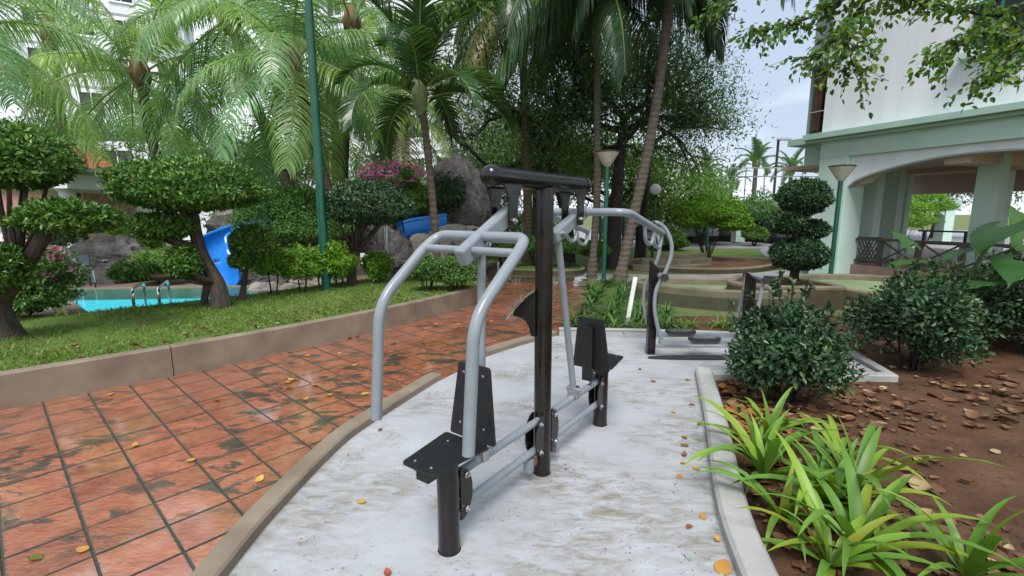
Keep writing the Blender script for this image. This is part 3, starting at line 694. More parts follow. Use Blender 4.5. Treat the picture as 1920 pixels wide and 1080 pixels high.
for s0, d in ((-.385, -1), (.33, 1)):
    for n in (-.055, .055):
        poly = [W(s0 + a, n - .006, z) for a, z in ((-.075, 1.735), (.075, 1.735), (.036, 1.66), (.034, 1.545), (.02, 1.525), (-.02, 1.525), (-.034, 1.545), (-.036, 1.66))]
        hg = MB().solid(poly, N_ * .012).build('hanger', KS, mc, smooth=False)
        bolt(W(s0, n + math.copysign(.007, n), 1.56), N_ * math.copysign(1, n), hg)
def machine_side(sg):
    g = lambda s, n, z: W(sg * s, n * sg, z)
    sp = MB().lathe([(.056, 0), (.056, .004), (.0515, .006), (.0515, .485)], g(.83, 0, .008), 28).build('seat_post', BS, mc)
    st = MB().solid(fillet_poly([g(.69, -.14, .505), g(1.02, -.095, .505), g(1.02, .095, .505), g(.69, .14, .505)], .02), (0, 0, .012)).build('seat', M['seat_plate'], mc, smooth=False, bevel=.002)
    for a, n in ((.98, .05), (.98, -.05), (.76, .06), (.76, -.06)): bolt(g(a, n, .517), (0, 0, 1), st, .0075)
    MB().bar(g(.76, 0, .470), g(.99, 0, .470), .075, .062).build('seat_bracket', BS, st, smooth=False, bevel=.003)
    tilt = lambda z: .645 - (z - .5) * .06
    q = lambda n, z: g(tilt(z), n, z)
    br = MB().solid(fillet_poly([q(-.145, .50), q(.145, .50), q(.098, .875), q(-.098, .875)], .018), E_ * sg * .012).build('backrest', M['seat_plate'], mc, smooth=False, bevel=.002)
    for n, z in ((.06, .83), (-.06, .83), (.075, .57), (-.075, .57)): bolt(q(n, z) + E_ * sg * .012, E_ * sg, br, .0075)
    MB().bar(g(.605, 0, .43), g(.595, 0, .82), .075, .045, up=E_ * sg).build('backrest_bracket', BS, br, smooth=False, bevel=.003)
    return g
def fillet_poly(P, r, k=3):
    P = [Vector(p) for p in P]; out = []; n = len(P)
    for i in range(n):
        b = P[i]; a = (P[i - 1] - b).normalized(); c = (P[(i + 1) % n] - b).normalized(); p1, p2 = b + a * r, b + c * r
        for j in range(k + 1):
            t = j / k; out.append(p1 * (1 - t) ** 2 + b * 2 * t * (1 - t) + p2 * t * t)
    return out
near = machine_side(-1); far = machine_side(1)
for z, nm in ((.37, 'upper_rail'), (.195, 'lower_rail')):
    r_ = MB().tube([W(-.80, 0, z), W(-.05, 0, z)], .0225, 16).tube([W(.05, 0, z), W(.80, 0, z)], .0225, 16).build(nm, GS, mc)
for s0, d in ((-.83, 1), (0, -1), (0, 1), (.83, -1)):
    for n in (-.036, .036):
        arc = [(.045, .385 + .03)] + [(.045 + .085 * math.cos(a), .283 + .135 * math.sin(a)) for a in np.linspace(1.35, -1.35, 12)] + [(.045, .15)]
        fl = MB().solid([W(s0 + d * a, n - .004, z) for a, z in arc], N_ * .008).build('flange_plate', KS, mc, smooth=False)
        for z in (.37, .195): bolt(W(s0 + d * .085, n + math.copysign(.005, n), z), N_ * math.copysign(1, n), fl, .011)
for d in (-1, 1):
    sb = MB().bar(W(d * .15, 0, .165), W(d * .15, 0, .085), .05, .04, up=E_).build('stop_block', GS, mc, smooth=False, bevel=.003)
    MB().bar(W(d * .105, 0, .175), W(d * .105, 0, .11), .045, .035, up=E_).build('stop_pad', M['brown_shutter'], sb, smooth=False, bevel=.003)
# near handles: U-shaped frame on a lever plate and link rod
w = .28
hp = fillet([near(1.0, w, .66), near(.955, w, 1.20), near(.66, w, 1.435), near(.575, w - .02, 1.49), near(.575, -w + .02, 1.49), near(.66, -w, 1.435), near(.955, -w, 1.20), near(1.0, -w, .66)], .11, 7)
hf = MB().tube(hp, .0255, 18).build('handle_frame', GS, mc)
MB().tube([near(.66, -w, 1.43), near(.66, w, 1.43)], .019, 14).build('cross_bar', GS, hf)
lp = MB().bar(near(.335, 0, 1.60), near(.715, 0, 1.395), .062, .085).build('lever_plate', GS, mc, smooth=False, bevel=.012)
lr = MB().tube([near(.565, 0, 1.42), near(.585, 0, .43)], .0215, 14).build('link_rod', GS, mc)
MB().bar(near(.585, 0, .36), near(.585, 0, .45), .075, .05, up=E_).build('rod_clamp', M['zinc'], lr, smooth=False, bevel=.006)
for n in (-1, 1): bolt(near(.585, n * .037, .43), N_ * n * -1, lr, .013)
for n in (-1, 1): bolt(near(.56, n * .031, 1.45), N_ * n * -1, lp, .014)
# far handles: wide bar, arms reaching outwards with hanging hand loops
hp = fillet([far(1.14, w + .02, 1.455), far(.50, w + .02, 1.60), far(.455, w - .03, 1.605), far(.455, -w + .03, 1.605), far(.50, -w - .02, 1.60), far(1.14, -w - .02, 1.455)], .08, 6)
hf = MB().tube(hp, .0245, 16).build('pull_bar', GS, mc)
for n in (-w - .02, w + .02):
    for k in range(2):
        d0 = .18 * k
        lpth = fillet([far(.78 + d0, n, 1.52 - .226 * d0), far(.80 + d0, n, 1.41 - .2 * d0), far(.93 + d0, n, 1.375 - .2 * d0), far(.965 + d0, n, 1.48 - .2 * d0)], .06, 5)
        MB().tube(lpth, .013, 10).build('hand_loop', GS, hf)
MB().bar(far(.09, 0, 1.455), far(.49, 0, 1.615), .062, .075).build('lever_plate', GS, mc, smooth=False, bevel=.012)
lr = MB().tube([far(.15, 0, 1.47), far(.39, 0, .43)], .0215, 14).build('link_rod', GS, mc)
MB().bar(far(.395, 0, .36), far(.395, 0, .45), .075, .05, up=E_).build('rod_clamp', M['zinc'], lr, smooth=False, bevel=.006)
for n in (-1, 1): bolt(far(.39, n * .037, .43), N_ * n, lr, .013)
for n in (-1, 1): bolt(far(.15, n * .031, 1.48), N_ * n, lr, .014)
# instruction plate on a curved bracket, seen from behind
q = lambda a, z: C_ + N_ * .045 + Vector((-.80, -.60, 0)) * 0 + (N_ * .92 - E_ * .38).normalized() * a + Vector((0, 0, z))
ax = (N_ * .92 - E_ * .38).normalized(); sd = Vector((ax.y, -ax.x, 0))
prof = [(.0, .885), (.026, .888), (.033, .92), (.042, .95), (.058, .976), (.082, .993), (.11, 1.0), (.135, 1.005), (.125, 1.04), (.08, 1.09), (.04, 1.125), (.0, 1.15)]
bk = MB().solid([C_ + ax * (a + .04) + Vector((0, 0, z)) - sd * .05 for a, z in prof], sd * .10).build('plate_bracket', BS, mc, smooth=False, bevel=.004)
pl = MB(); pv = []
for i in range(11):
    t = i / 10; a = .0 + .185 * t; z = 1.168 - .10 * t - .095 * t * t; pv.append(C_ + ax * (a + .04) + Vector((0, 0, z)))
for sgn in (1,):
    V = []; F = []
    for i, p in enumerate(pv):
        hw = .095 * math.sqrt(max(.04, 1 - (abs(i - 4.2) / 6.3) ** 2.5))
        for kk, off in enumerate((0, -.006)): V += [p - sd * hw + Vector((0, 0, off)), p + sd * hw + Vector((0, 0, off))]
    for i in range(10):
        b = 4 * i; F += [(b, b + 1, b + 5, b + 4), (b + 3, b + 2, b + 6, b + 7), (b + 2, b, b + 4, b + 6), (b + 1, b + 3, b + 7, b + 5)]
    F += [(0, 2, 3, 1), (40, 41, 43, 42)]
    pl.add(V, F)
pl.build('instruction_plate', M['zinc'], mc)

# ------------------------------------------------------------------ striding machine with foot plates
m2 = thing('striding_machine', (2.1, 5.18, 0), 'striding machine with curved grey handles and foot plates at the far pad end', 'exercise machine')
def post2(x, y, z, nm='post'):
    m = MB(); hw = .045
    V = [(x - hw, y - hw, .01), (x + hw, y - hw, .01), (x + hw, y + hw, .01), (x - hw, y + hw, .01), (x - hw, y - hw, z + .05), (x + hw, y - hw, z - .04), (x + hw, y + hw, z - .04), (x - hw, y + hw, z + .05)]
    m.add(V, [(3, 2, 1, 0), (4, 5, 6, 7), (0, 1, 5, 4), (1, 2, 6, 5), (2, 3, 7, 6), (3, 0, 4, 7)]); return m.build(nm, BS, m2, smooth=False, bevel=.006)
pA = post2(1.58, 5.18, 1.03); pB = post2(2.66, 5.18, .90)
for x, z, p in ((1.63, .915, pA), (2.72, .895, pB)):
    ax_ = MB().tube([(x, 4.97, z), (x, 5.39, z)], .03, 14).build('axle', GS, p)
    for y in (4.965, 5.395): MB().tube([(x, y - .012, z), (x, y + .012, z)], .043, 16).build('end_cap', M['rubber'], ax_)
for y, sh in ((5.02, 0.), (5.34, -.03)):
    hpts = spline([(1.66 + sh, y, .20), (1.60 + sh, y, .36), (1.555 + sh, y, .58), (1.565 + sh, y, .78), (1.63 + sh, y, .915), (1.70 + sh, y, 1.12), (1.70 + sh, y, 1.28), (1.63 + sh, y, 1.43), (1.52 + sh, y - .02, 1.50), (1.42 + sh, y - .05, 1.47)], 5)
    sw = MB().tube(hpts, .021, 12).build('swing_handle', GS, m2)
    MB().tube([hpts[-5], hpts[-3], hpts[-1]], .0245, 12).build('grip', M['rubber'], sw)
    MB().tube([(2.72 + sh, y, .895), (2.68 + sh, y, .55), (2.62 + sh, y, .20)], .021, 12).build('swing_arm', GS, m2)
    ft = MB().bar((1.62 + sh, y, .195), (2.66 + sh, y, .195), .05, .05).build('foot_beam', GS, m2, smooth=False, bevel=.005)
    cx = 2.06 + sh * 3 + (.06 if y < 5.2 else 0)
    for nm, rx, ry, z0, z1, mt in (('foot_plate', .175, .085, .225, .245, M['rubber']), ('tread_insert', .135, .055, .245, .251, M['zinc'])):
        P = [(cx + rx * math.copysign(abs(math.cos(a)) ** .7, math.cos(a)), y + ry * math.copysign(abs(math.sin(a)) ** .8, math.sin(a))) for a in np.linspace(0, 2 * math.pi, 24, endpoint=False)]
        o = MB().prism(P, z0, z1).build(nm, mt, m2 if nm == 'foot_plate' else ft, smooth=False)
MB().prism([(2.12 + .62 * math.cos(a), 5.0 + .07 * math.sin(a)) for a in np.linspace(0, 2 * math.pi, 28, endpoint=False)], .013, .03).build('dark_oval', M['rubber'], smooth=False, loc=(2.12, 5.0, .013), label='thin black oval lying under the striding machine', cat='mat')  # thin flat black oval laid on the pad, not identified as any part

# ------------------------------------------------------------------ posts, lamps, sign
def pole(name, label, base, top, r, mat, cat, n=16):
    o = thing(name, base, label, cat); return o
gp = thing('floodlight_pole', (-3.25, 8.12, .27), 'very tall dark green steel pole rising out of the lawn past the palms', 'pole')
MB().tube([(-3.25, 8.12, .2), (-3.25, 8.12, 3), (-3.25, 8.12, 8.5)], [.08, .07, .045], 18).build('shaft', M['green_paint'], gp)
MB().lathe([(.15, 0), (.15, .02), (.1, .03)], (-3.25, 8.12, .27), 18).build('base_plate', M['green_paint'], gp)
MB().box((-3.25, 8.12, 8.5), (1.4, .1, .1)).build('cross_arm', M['green_paint'], gp, smooth=False)
mshade = simple('lamp_shade', (.62, .57, .50), (.5, .45, .39), 8, .6, 0)
def cone_lamp(base, z, label, r=.24):
    L = thing('garden_lamp', base, label, 'lamp', 'green garden lamps with upturned cone shades'); x, y, z0 = base
    MB().tube([(x, y, z0), (x, y, z - .2)], .048, 16).build('pole', M['green_paint'], L)
    sh = MB().lathe([(.05, -.24), (.07, -.22), (r * .55, -.12), (r, .06)], (x, y, z), 20).build('shade', mshade, L)
    MB().lathe([(r * 1.02, .062), (r * 1.04, .085), (r * .8, .10), (.02, .12)], (x, y, z), 20).build('cap', M['wood_rail'], L)
    MB().lathe([(.07, 0), (.07, .16), (.05, .18)], (x, y, z0), 14).build('base_sleeve', M['green_paint'], L)
cone_lamp((2.09, 10.6, -.05), 2.84, 'green lamp post with pale cone shade between the two leaning palm trunks', .25)
cone_lamp((7.22, 10.55, -.05), 2.53, 'green lamp post with upturned cone shade standing before the mint building', .25)
mglobe = simple('globe_glass', (.92, .92, .92), (.9, .9, .9), 5, .25, 0)
for x, y, z, r, lb in ((4.85, 16.2, 2.38, .19, 'white globe lamp on a green post, the biggest globe, left of the clipped bright shrub'), (2.25, 19.5, 2.05, .19, 'white globe lamp seen just right of the machine top beam'),
                       (3.55, 19, 1.85, .17, 'white globe lamp peeping out between the leaning palm trunks')):
    L = thing('globe_lamp', (x, y, -.05), lb, 'lamp', 'white globe lamps by the drive')
    MB().tube([(x, y, -.05), (x, y, z - r)], .05, 12).build('pole', M['green_paint'], L)
    MB().ball((x, y, z), r, 20, 14).build('globe', mglobe, L); MB().lathe([(.08, 0), (.1, .04), (.06, .08)], (x, y, z - r - .07), 12).build('collar', M['green_paint'], L)
for x, y, lb in ((4.6, 19.5, 'short green post left of the globe lamp by the far cars'), (8.7, 21, 'thin green post behind the clipped bright shrub')):
    MB().tube([(x, y, -.05), (x, y, 1.5)], .06, 10).build('garden_post', M['green_paint'], loc=(x, y, -.05), label=lb, cat='post')
MB().bar((1.66, 6.62, .0), (1.75, 6.6, .70), .058, .03, up=(0, 1, 0)).build('white_stake', M['white_paint'], smooth=False, bevel=.003, loc=(1.62, 6.55, .1), label='slanting white board stuck among the dark strap leaves', cat='stake')
sg = thing('pool_sign', tuple(onz(170, 536, .15)), 'small dark sign board on a post before the pool boulder', 'sign'); b = Vector(onz(170, 536, .15))
MB().tube([b, b + Vector((0, 0, .62))], .018, 8).build('post', M['rubber'], sg); MB().box(b + Vector((-.12, -.03, .52)), (.40, .02, .20)).build('board', M['steel_blue_sign'], sg, smooth=False)
sg = thing('notice_board', tuple(at(690, 520, 10.2)), 'small white notice by the rocks behind the round-headed topiary', 'sign'); b = at(690, 485, 10.2)
MB().box(b, (.32, .02, .24)).build('board', M['white_paint'], sg, smooth=False); MB().bar((b.x, b.y + .03, .1), (b.x, b.y + .03, b.z + .1), .04, .03).build('post', M['zinc'], sg, smooth=False)
b = at(729, 550, 9.6); b.z = .1
sp_ = thing('steel_post', tuple(b), 'thin bare steel post right of the round-headed topiary', 'post')
MB().tube([b, (b.x, b.y, at(729, 425, 9.6).z)], .045, 12).build('shaft', M['zinc'], sp_); MB().lathe([(.09, 0), (.09, .02), (.05, .03)], b, 12).build('base_plate', M['zinc'], sp_)
st = thing('tree_stake', tuple(onz(380, 572, .27)), 'short dark wooden stake leaning at the foot of the flat-topped topiary', 'stake'); b = Vector(onz(380, 572, .27))
MB().bar(b - Vector((0, 0, .05)), b + Vector((.06, .1, .42)), .09, .04, up=(0, 1, 0)).build('board', M['wood_rail'], st, smooth=False, bevel=.004)

# ------------------------------------------------------------------ rocks and water slides
rock('boulder', 'big hollowed grey boulder at the far left end of the pool', (-9.0, 10.5, .42), (1.02, .75, .62), M['rock'], 3)
rk = rock('ledge_boulder', 'flat overhanging rock slab resting right of the pool boulder', at(250, 480, 10.6), (.75, .5, .16), M['rock_pale'], 5)
rock('boulder', 'brown rock block standing under the slab beside the pool boulder', at(243, 505, 10.9), (.5, .4, .42), M['rock'], 8)
for i, (px, py, y, r, mt, lb) in enumerate([
    (445, 395, 12.0, (.5, .5, .62), 'rock_pale', 'pale upright rock at the head of the curved blue slide'), (440, 430, 11.4, (.62, .5, .3), 'rock', 'dark rock just above the curved blue slide'),
    (475, 540, 9.9, (.55, .4, .42), 'rock', 'grey layered rock at the right foot of the curved slide'), (500, 553, 8.75, (.26, .22, .24), 'rock_pale', 'pale stone at the lawn edge under the first bright bush'),
    (545, 552, 8.9, (.36, .25, .24), 'rock_pale', 'pale stone at the lawn edge under the second bright bush'), (590, 540, 9.3, (.42, .3, .26), 'rock_pale', 'long pale stone left of the tall green pole'),
    (650, 540, 9.8, (.3, .25, .22), 'rock_pale', 'pale stone right of the tall green pole'), (740, 480, 11.2, (.55, .45, .62), 'rock', 'dark rock under the left end of the blue chute'),
    (805, 480, 11.0, (.46, .4, .5), 'rock_pale', 'tawny pointed rock before the blue chute'), (768, 545, 10.0, (.42, .3, .2), 'rock', 'low rock at the lawn corner by the last bushes'),
    (865, 395, 12.4, (.82, .7, 1.12), 'rock', 'tall overhanging grey rock beside the machine top beam'), (850, 450, 11.6, (.62, .5, .45), 'rock_pale', 'rounded rock at the foot of the tall grey rock'),
    (832, 352, 12.5, (.75, .6, .35), 'rock_pale', 'pale mossy rock crowning the rock pile'), (790, 395, 13.0, (.7, .5, .6), 'rock', 'mossy rock behind the blue chute'),
    (700, 430, 12.0, (.7, .5, .75), 'rock', 'shadowed rock behind the round-headed topiary'), (890, 470, 11.5, (.4, .4, .42), 'rock', 'small rock low at the right end of the rock pile')]):
    rock('boulder', lb, at(px, py, y), r, M[mt], 11 + i * 1.7)
def chute(name, label, pts, rad, wall=200, mat='slide'):
    P = spline(pts, 6); m = len(P); n = 14; t = thing(name, tuple(P[-1]), label, 'slide'); V = []; F = []
    for i, p in enumerate(P):
        T = (P[min(i + 1, m - 1)] - P[max(i - 1, 0)]).normalized(); S = T.cross(Vector((0, 0, 1))).normalized(); U = S.cross(T)
        for rr in (rad, rad + .035):
            for k in range(n + 1):
                a = R(-wall / 2 + wall * k / n - 90); V.append(p + S * math.cos(a) * rr + U * (math.sin(a) * rr))
    q = 2 * (n + 1)
    for i in range(m - 1):
        for k in range(n):
            a = i * q + k; F.append((a, a + 1, a + q + 1, a + q)); b = a + n + 1; F.append((b + 1, b, b + q, b + q + 1))
        for e in (0, n): F.append((i * q + e, i * q + n + 1 + e, (i + 1) * q + n + 1 + e, (i + 1) * q + e))
    for i in (0, m - 1):
        for k in range(n): F.append((i * q + k, i * q + k + 1, i * q + n + 2 + k, i * q + n + 1 + k))
    MB().add(V, F).build('chute', M[mat], t, angle=50)
    lips = MB()
    for e in (n + 1, 2 * n + 1): lips.tube([Vector(V[i * q + e]) for i in range(m)], .035, 8)
    lips.build('lip', M[mat], t)
    for i in (m // 4, m // 2):
        p = P[i]; MB().tube([(p.x, p.y, -.05), (p.x, p.y, p.z - rad)], .06, 10).build('support_leg', M['zinc'], t)
    return t
chute('water_slide', 'curved blue water slide running down into the pool', [(-5.3, 11.0, 1.42), (-5.6, 10.7, 1.32), (-6.0, 10.3, 1.16), (-6.22, 9.85, .94), (-6.08, 9.45, .70), (-5.78, 9.2, .48), (-5.62, 9.0, .34)], .30, 230)
chute('water_slide', 'straight blue slide chute between the rocks beyond the round-headed topiary', [(-1.85, 11.95, 1.46), (-2.1, 11.8, 1.43), (-2.4, 11.6, 1.38), (-2.72, 11.45, 1.30)], .50, 200)

# ------------------------------------------------------------------ buildings left and behind
def grid_tower(name, label, c, size, rz, wall, storeys, bays, z0=0., band='grey_wall', wz=1.5, ww=.55, sides=(0,), group=None):
    t = thing(name, (c[0], c[1], z0), label, 'building', group, 0); w, d, hgt = size; rm = Matrix.Rotation(rz, 3, 'Z')
    T = lambda v: rm @ Vector(v) + Vector((c[0], c[1], 0))
    m = MB(); m.box((c[0], c[1], z0 + hgt / 2), (w, d, hgt), rz); m.build('wall', M[wall], t, smooth=False)
    sh = hgt / storeys
    for side in sides:
        for i in range(storeys):
            for j in range(bays):
                L = w if side == 0 else d; u = -L / 2 + L * (j + .5) / bays; zz = z0 + sh * (i + .55); hw = L / bays * ww / 2
                def Q(a, o, z): return T((a, -d / 2 - o, z)) if side == 0 else T((-w / 2 - o, a, z))
                fr = MB(); f = .09
                for a0, a1, b0, b1 in ((-hw - f, hw + f, wz / 2, wz / 2 + f), (-hw - f, hw + f, -wz / 2 - f * 1.6, -wz / 2), (-hw - f, -hw, -wz / 2, wz / 2), (hw, hw + f, -wz / 2, wz / 2), (-.03, .03, -wz / 2, wz / 2)):
                    fr.solid([Q(u + a0, 0, zz + b0), Q(u + a1, 0, zz + b0), Q(u + a1, 0, zz + b1), Q(u + a0, 0, zz + b1)], Q(0, .12, 0) - Q(0, 0, 0))
                wo = fr.build('window', M['white_paint'], t, smooth=False)
                MB().add([Q(u - hw, .03, zz - wz / 2), Q(u + hw, .03, zz - wz / 2), Q(u + hw, .03, zz + wz / 2), Q(u - hw, .03, zz + wz / 2)], [(0, 1, 2, 3)]).build('pane', M['glass_dark'], wo, smooth=False)
            b = MB(); q = .06
            b.box((c[0], c[1], z0 + sh * (i + 1) - .12), (w + q, d + q, .18), rz); b.build('floor_band', M[band], t, smooth=False)
    return t
p = at(780, 200, 34); grid_tower('apartment_tower', 'white apartment tower with dark windows rising behind the rock pile and palms', (-6.6, 38), (11, 9, 26), R(-24), 'white_wall', 9, 5, sides=(0,))
grid_tower('apartment_tower', 'pale apartment tower far behind the leftmost palms', (-36, 46), (11, 10, 30), R(28), 'white_wall', 10, 4, sides=(0,))
grid_tower('low_block', 'long grey low block behind the palm trunks', (-20, 31), (26, 6, 5.6), R(8), 'white_wall', 2, 9, sides=(0,), band='white_wall')
pv = thing('pool_pavilion', (-15.5, 15.5, 0), 'white open pavilion with round columns behind the pool boulder', 'pavilion')
MB().box((-15.8, 15.6, 2.55), (6.0, 3.6, .5)).build('roof_slab', M['white_wall'], pv, smooth=False)
MB().box((-15.8, 15.6, 2.86), (6.4, 4.0, .12)).build('roof_edge', M['grey_wall'], pv, smooth=False)
for x, y in ((-18.2, 14.2), (-15.9, 14.2), (-13.2, 14.2), (-13.0, 16.8), (-15.9, 16.8)):
    MB().lathe([(.26, 0), (.26, .1), (.2, .14), (.2, 2.2), (.27, 2.28), (.27, 2.30)], (x, y, 0), 18).build('column', M['white_wall'], pv)
kx = thing('red_roof_kiosk', (-18.3, 19.8, 0), 'small pink kiosk with a red clay tile roof between the topiaries', 'kiosk')
MB().box((-18.3, 20.2, 1.45), (3.6, 3.0, 2.9)).build('wall', M['pink_wall'], kx, smooth=False)
kr = MB(); x0, x1, y0, y1, zb, zt = -20.5, -16.1, 18.2, 22.2, 2.85, 4.2
kr.add([(x0, y0, zb), (x1, y0, zb), (x1, y1, zb), (x0, y1, zb), (-18.8, 20.2, zt), (-17.8, 20.2, zt)], [(0, 1, 5, 4), (1, 2, 5), (2, 3, 4, 5), (3, 0, 4), (3, 2, 1, 0)])
kro = kr.build('roof', M['roof_tile'], kx, smooth=False)
for i in range(24):
    xa = x0 + .1 + (x1 - x0 - .2) * i / 23; tt = min(1, max(0, (xa - x0) / 1.7), max(0, (x1 - xa) / 1.7)); a = Vector((xa, y0 - .05, zb + .03)); b = Vector((xa, y0 + 2.0 * tt, zb + .03 + 1.35 * tt))
    if tt > .05: MB().tube([a, a.lerp(b, .5), b], .085, 8).build('tile', M['roof_tile'], kro)
wk = MB().box((-17.1, 18.68, 2.15), (.7, .06, .7)).build('window', M['white_paint'], kx, smooth=False); MB().box((-17.1, 18.64, 2.15), (.56, .02, .56)).build('pane', M['glass_dark'], wk, smooth=False)
MB().box((-16.8, 18.3, 2.62), (2.6, .5, .1)).build('eaves_board', M['pink_wall'], kx, smooth=False)

# ------------------------------------------------------------------ mint building on the right
A_, f_, g_ = Vector((7.95, 12.3, 0)), Vector((.393, -.919, 0)), Vector((.919, .393, 0))
def Fp(s, o, z): return A_ + f_ * s + g_ * o + Vector((0, 0, z))
bd = thing('mint_building', (A_.x, A_.y, 0), 'mint green and white block over an open arched ground floor', 'building')
def fbox(s0, s1, o0, o1, z0, z1): return MB().solid([Fp(s0, o0, z0), Fp(s1, o0, z0), Fp(s1, o1, z0), Fp(s0, o1, z0)], (0, 0, z1 - z0))
SMX = 6.4
fbox(-.13, .58, 0, .75, -.06, 2.97).build('corner_pillar', M['mint'], bd, smooth=False, bevel=.01)
fbox(5.6, SMX, 0, .75, -.06, 2.97).build('corner_pillar', M['mint'], bd, smooth=False, bevel=.01)
fbox(-.13, SMX, .003, .5, 2.972, 3.37).build('fascia_band', M['mint'], bd, smooth=False)
ac = [(s, 2.24 + .55 * math.sin(math.pi * (s - .58) / 5.02) ** .62) for s in np.linspace(.58, 5.6, 34)]
MB().solid([Fp(s, .10, z) for s, z in ac] + [Fp(5.6, .10, 2.969), Fp(.58, .10, 2.969)], g_ * .25).build('arch_beam', M['white_wall'], bd, smooth=False)
MB().solid([Fp(s, .085, z - .02) for s, z in ac] + [Fp(s, .085, z + .015) for s, z in ac[::-1]], g_ * .3).build('arch_trim', M['grey_wall'], bd, smooth=False)
cz = MB()
for o, z0, z1 in ((-.16, 3.373, 3.44), (-.28, 3.443, 3.58)): cz.solid([Fp(-.45, o, z0), Fp(SMX, o, z0), Fp(SMX, .4, z0), Fp(-.45, .4, z0)], (0, 0, z1 - z0))
cz.build('cornice', M['mint_trim'], bd, smooth=False, bevel=.006)
cz = MB(); cz.solid([Fp(-1.15, .10, 3.40), Fp(-.46, .10, 3.40), Fp(-.46, 2.2, 3.40), Fp(-1.15, 2.2, 3.40)], (0, 0, .17)); cz.build('end_cornice', M['mint_trim'], bd, smooth=False, bevel=.006)
fbox(-.80, -.15, .35, 2.0, 2.86, 3.39).build('end_beam', M['mint'], bd, smooth=False)
fbox(-.235, SMX, .14, 8, 3.585, 9.5).build('upper_wall', M['white_wall'], bd, smooth=False)
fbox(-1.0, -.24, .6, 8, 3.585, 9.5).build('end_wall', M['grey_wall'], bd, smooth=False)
fbox(-.13, SMX, .36, 8, 2.975, 3.36).build('upper_slab', M['soffit'], bd, smooth=False)
fbox(.60, 5.58, .36, 8, 2.87, 2.97).build('ceiling', M['soffit'], bd, smooth=False)
fbox(-2.2, .597, 1.3, 8, 2.872, 2.97).build('ceiling', M['soffit'], bd, smooth=False)
fbox(-2.2, -.003, 1.3, 9.5, -.05, .297).build('veranda_floor', M['terracotta_floor'], bd, smooth=False)
fbox(.0, SMX, .55, 9.5, -.05, .30).build('veranda_floor', M['terracotta_floor'], bd, smooth=False)
for s0, s1, o0, o1 in ((-.07, .46, 1.5, 1.8), (-.31, .16, 3.0, 3.3), (-.63, -.40, 4.5, 4.75), (2.43, 2.84, 1.5, 1.85), (1.85, 2.25, 3.3, 3.7), (5.0, 5.5, 1.5, 2.1), (4.9, 5.4, 4.4, 5)):
    fbox(s0, s1, o0, o1, .3, 2.87).build('column', M['mint'], bd, smooth=False, bevel=.01)
for o0, z0 in ((4.4, 2.74), (7.6, 2.25)): fbox(-2.0, 5.5, o0, o0 + .35, z0, 2.869).build('ceiling_beam', M['soffit'], bd, smooth=False)
fbox(2.34, 2.78, .36, 8, 2.62, 2.868).build('ceiling_beam', M['soffit'], bd, smooth=False)
MB().solid([Fp(.585, .36, 2.26), Fp(.585, .36, 2.868), Fp(1.15, .36, 2.868), Fp(1.0, .36, 2.55), Fp(.8, .36, 2.33)], g_ * .3).build('arch_bracket', M['soffit'], bd, smooth=False)
def facade_window(s0, s1, z0, z1, o, nm, pane, frame, mull=1):
    w_ = MB(); f = .055
    for a0, a1, b0, b1 in [(s0, s1, z0, z0 + f), (s0, s1, z1 - f, z1), (s0, s0 + f, z0 + f, z1 - f), (s1 - f, s1, z0 + f, z1 - f)] + [((s0 + (s1 - s0) * (k + 1) / (mull + 1)) - .022, (s0 + (s1 - s0) * (k + 1) / (mull + 1)) + .022, z0 + f, z1 - f) for k in range(mull)]:
        w_.solid([Fp(a0, o - .04, b0), Fp(a1, o - .04, b0), Fp(a1, o - .04, b1), Fp(a0, o - .04, b1)], g_ * .07)
    wo = w_.build(nm, M[frame], bd, smooth=False)
    MB().add([Fp(s0 + f, o - .012, z0 + f), Fp(s1 - f, o - .012, z0 + f), Fp(s1 - f, o - .012, z1 - f), Fp(s0 + f, o - .012, z1 - f)], [(0, 1, 2, 3)]).build('pane', M[pane], wo, smooth=False); return wo
w1 = facade_window(2.62, 3.42, 4.74, 5.65, .14, 'window', 'glass_dark', 'green_frame', 1)
fbox(2.5, 3.56, -.10, .139, 4.60, 4.735).build('sill', M['mint'], w1, smooth=False, bevel=.008)
w2 = facade_window(-.88, -.26, 3.70, 5.35, .6, 'shutter_window', 'glass_dark', 'green_frame', 0)
for s0, s1 in ((-.80, -.60), (-.50, -.33)): fbox(s0, s1, .54, .575, 3.78, 5.28).build('shutter', M['brown_shutter'], w2, smooth=False)
MB().tube([Fp(-.85, .45, 4.25), Fp(-.3, .45, 4.25)], .02, 8).build('guard_bar', M['zinc'], w2)
fbox(-1.05, -.2, .3, .62, 5.4, 5.5).build('hood', M['mint_trim'], w2, smooth=False)
rl = thing('veranda_railing', tuple(Fp(.6, .62, .3)), 'dark brown wooden railing with crossed braces along the veranda', 'railing')
def rbar(a, b, w=.05, h=.05, nm='brace'): MB().bar(a, b, w, h).build(nm, M['wood_rail'], rl, smooth=False)
rbar(Fp(.60, .66, .95), Fp(5.6, .66, .95), .09, .06, 'top_rail'); rbar(Fp(.60, .66, .42), Fp(5.6, .66, .42), .06, .05, 'bottom_rail')
px_ = [1.15, 1.95, 2.75, 3.6, 4.5, 5.4]
for s in px_: MB().bar(Fp(s, .66, .30), Fp(s, .66, .92), .10, .10, up=f_).build('post', M['wood_rail'], rl, smooth=False)
for a, b in zip(px_, px_[1:]):
    for z0, z1 in ((.45, .92), (.92, .45)): rbar(Fp(a + .05, .66 + (.01 if z0 < z1 else -.01), z0), Fp(b - .05, .66 + (.01 if z0 < z1 else -.01), z1), .03, .035)
lt = thing('lattice_panel', tuple(Fp(.6, .75, .3)), 'small dark wooden lattice screen at the veranda corner', 'lattice')
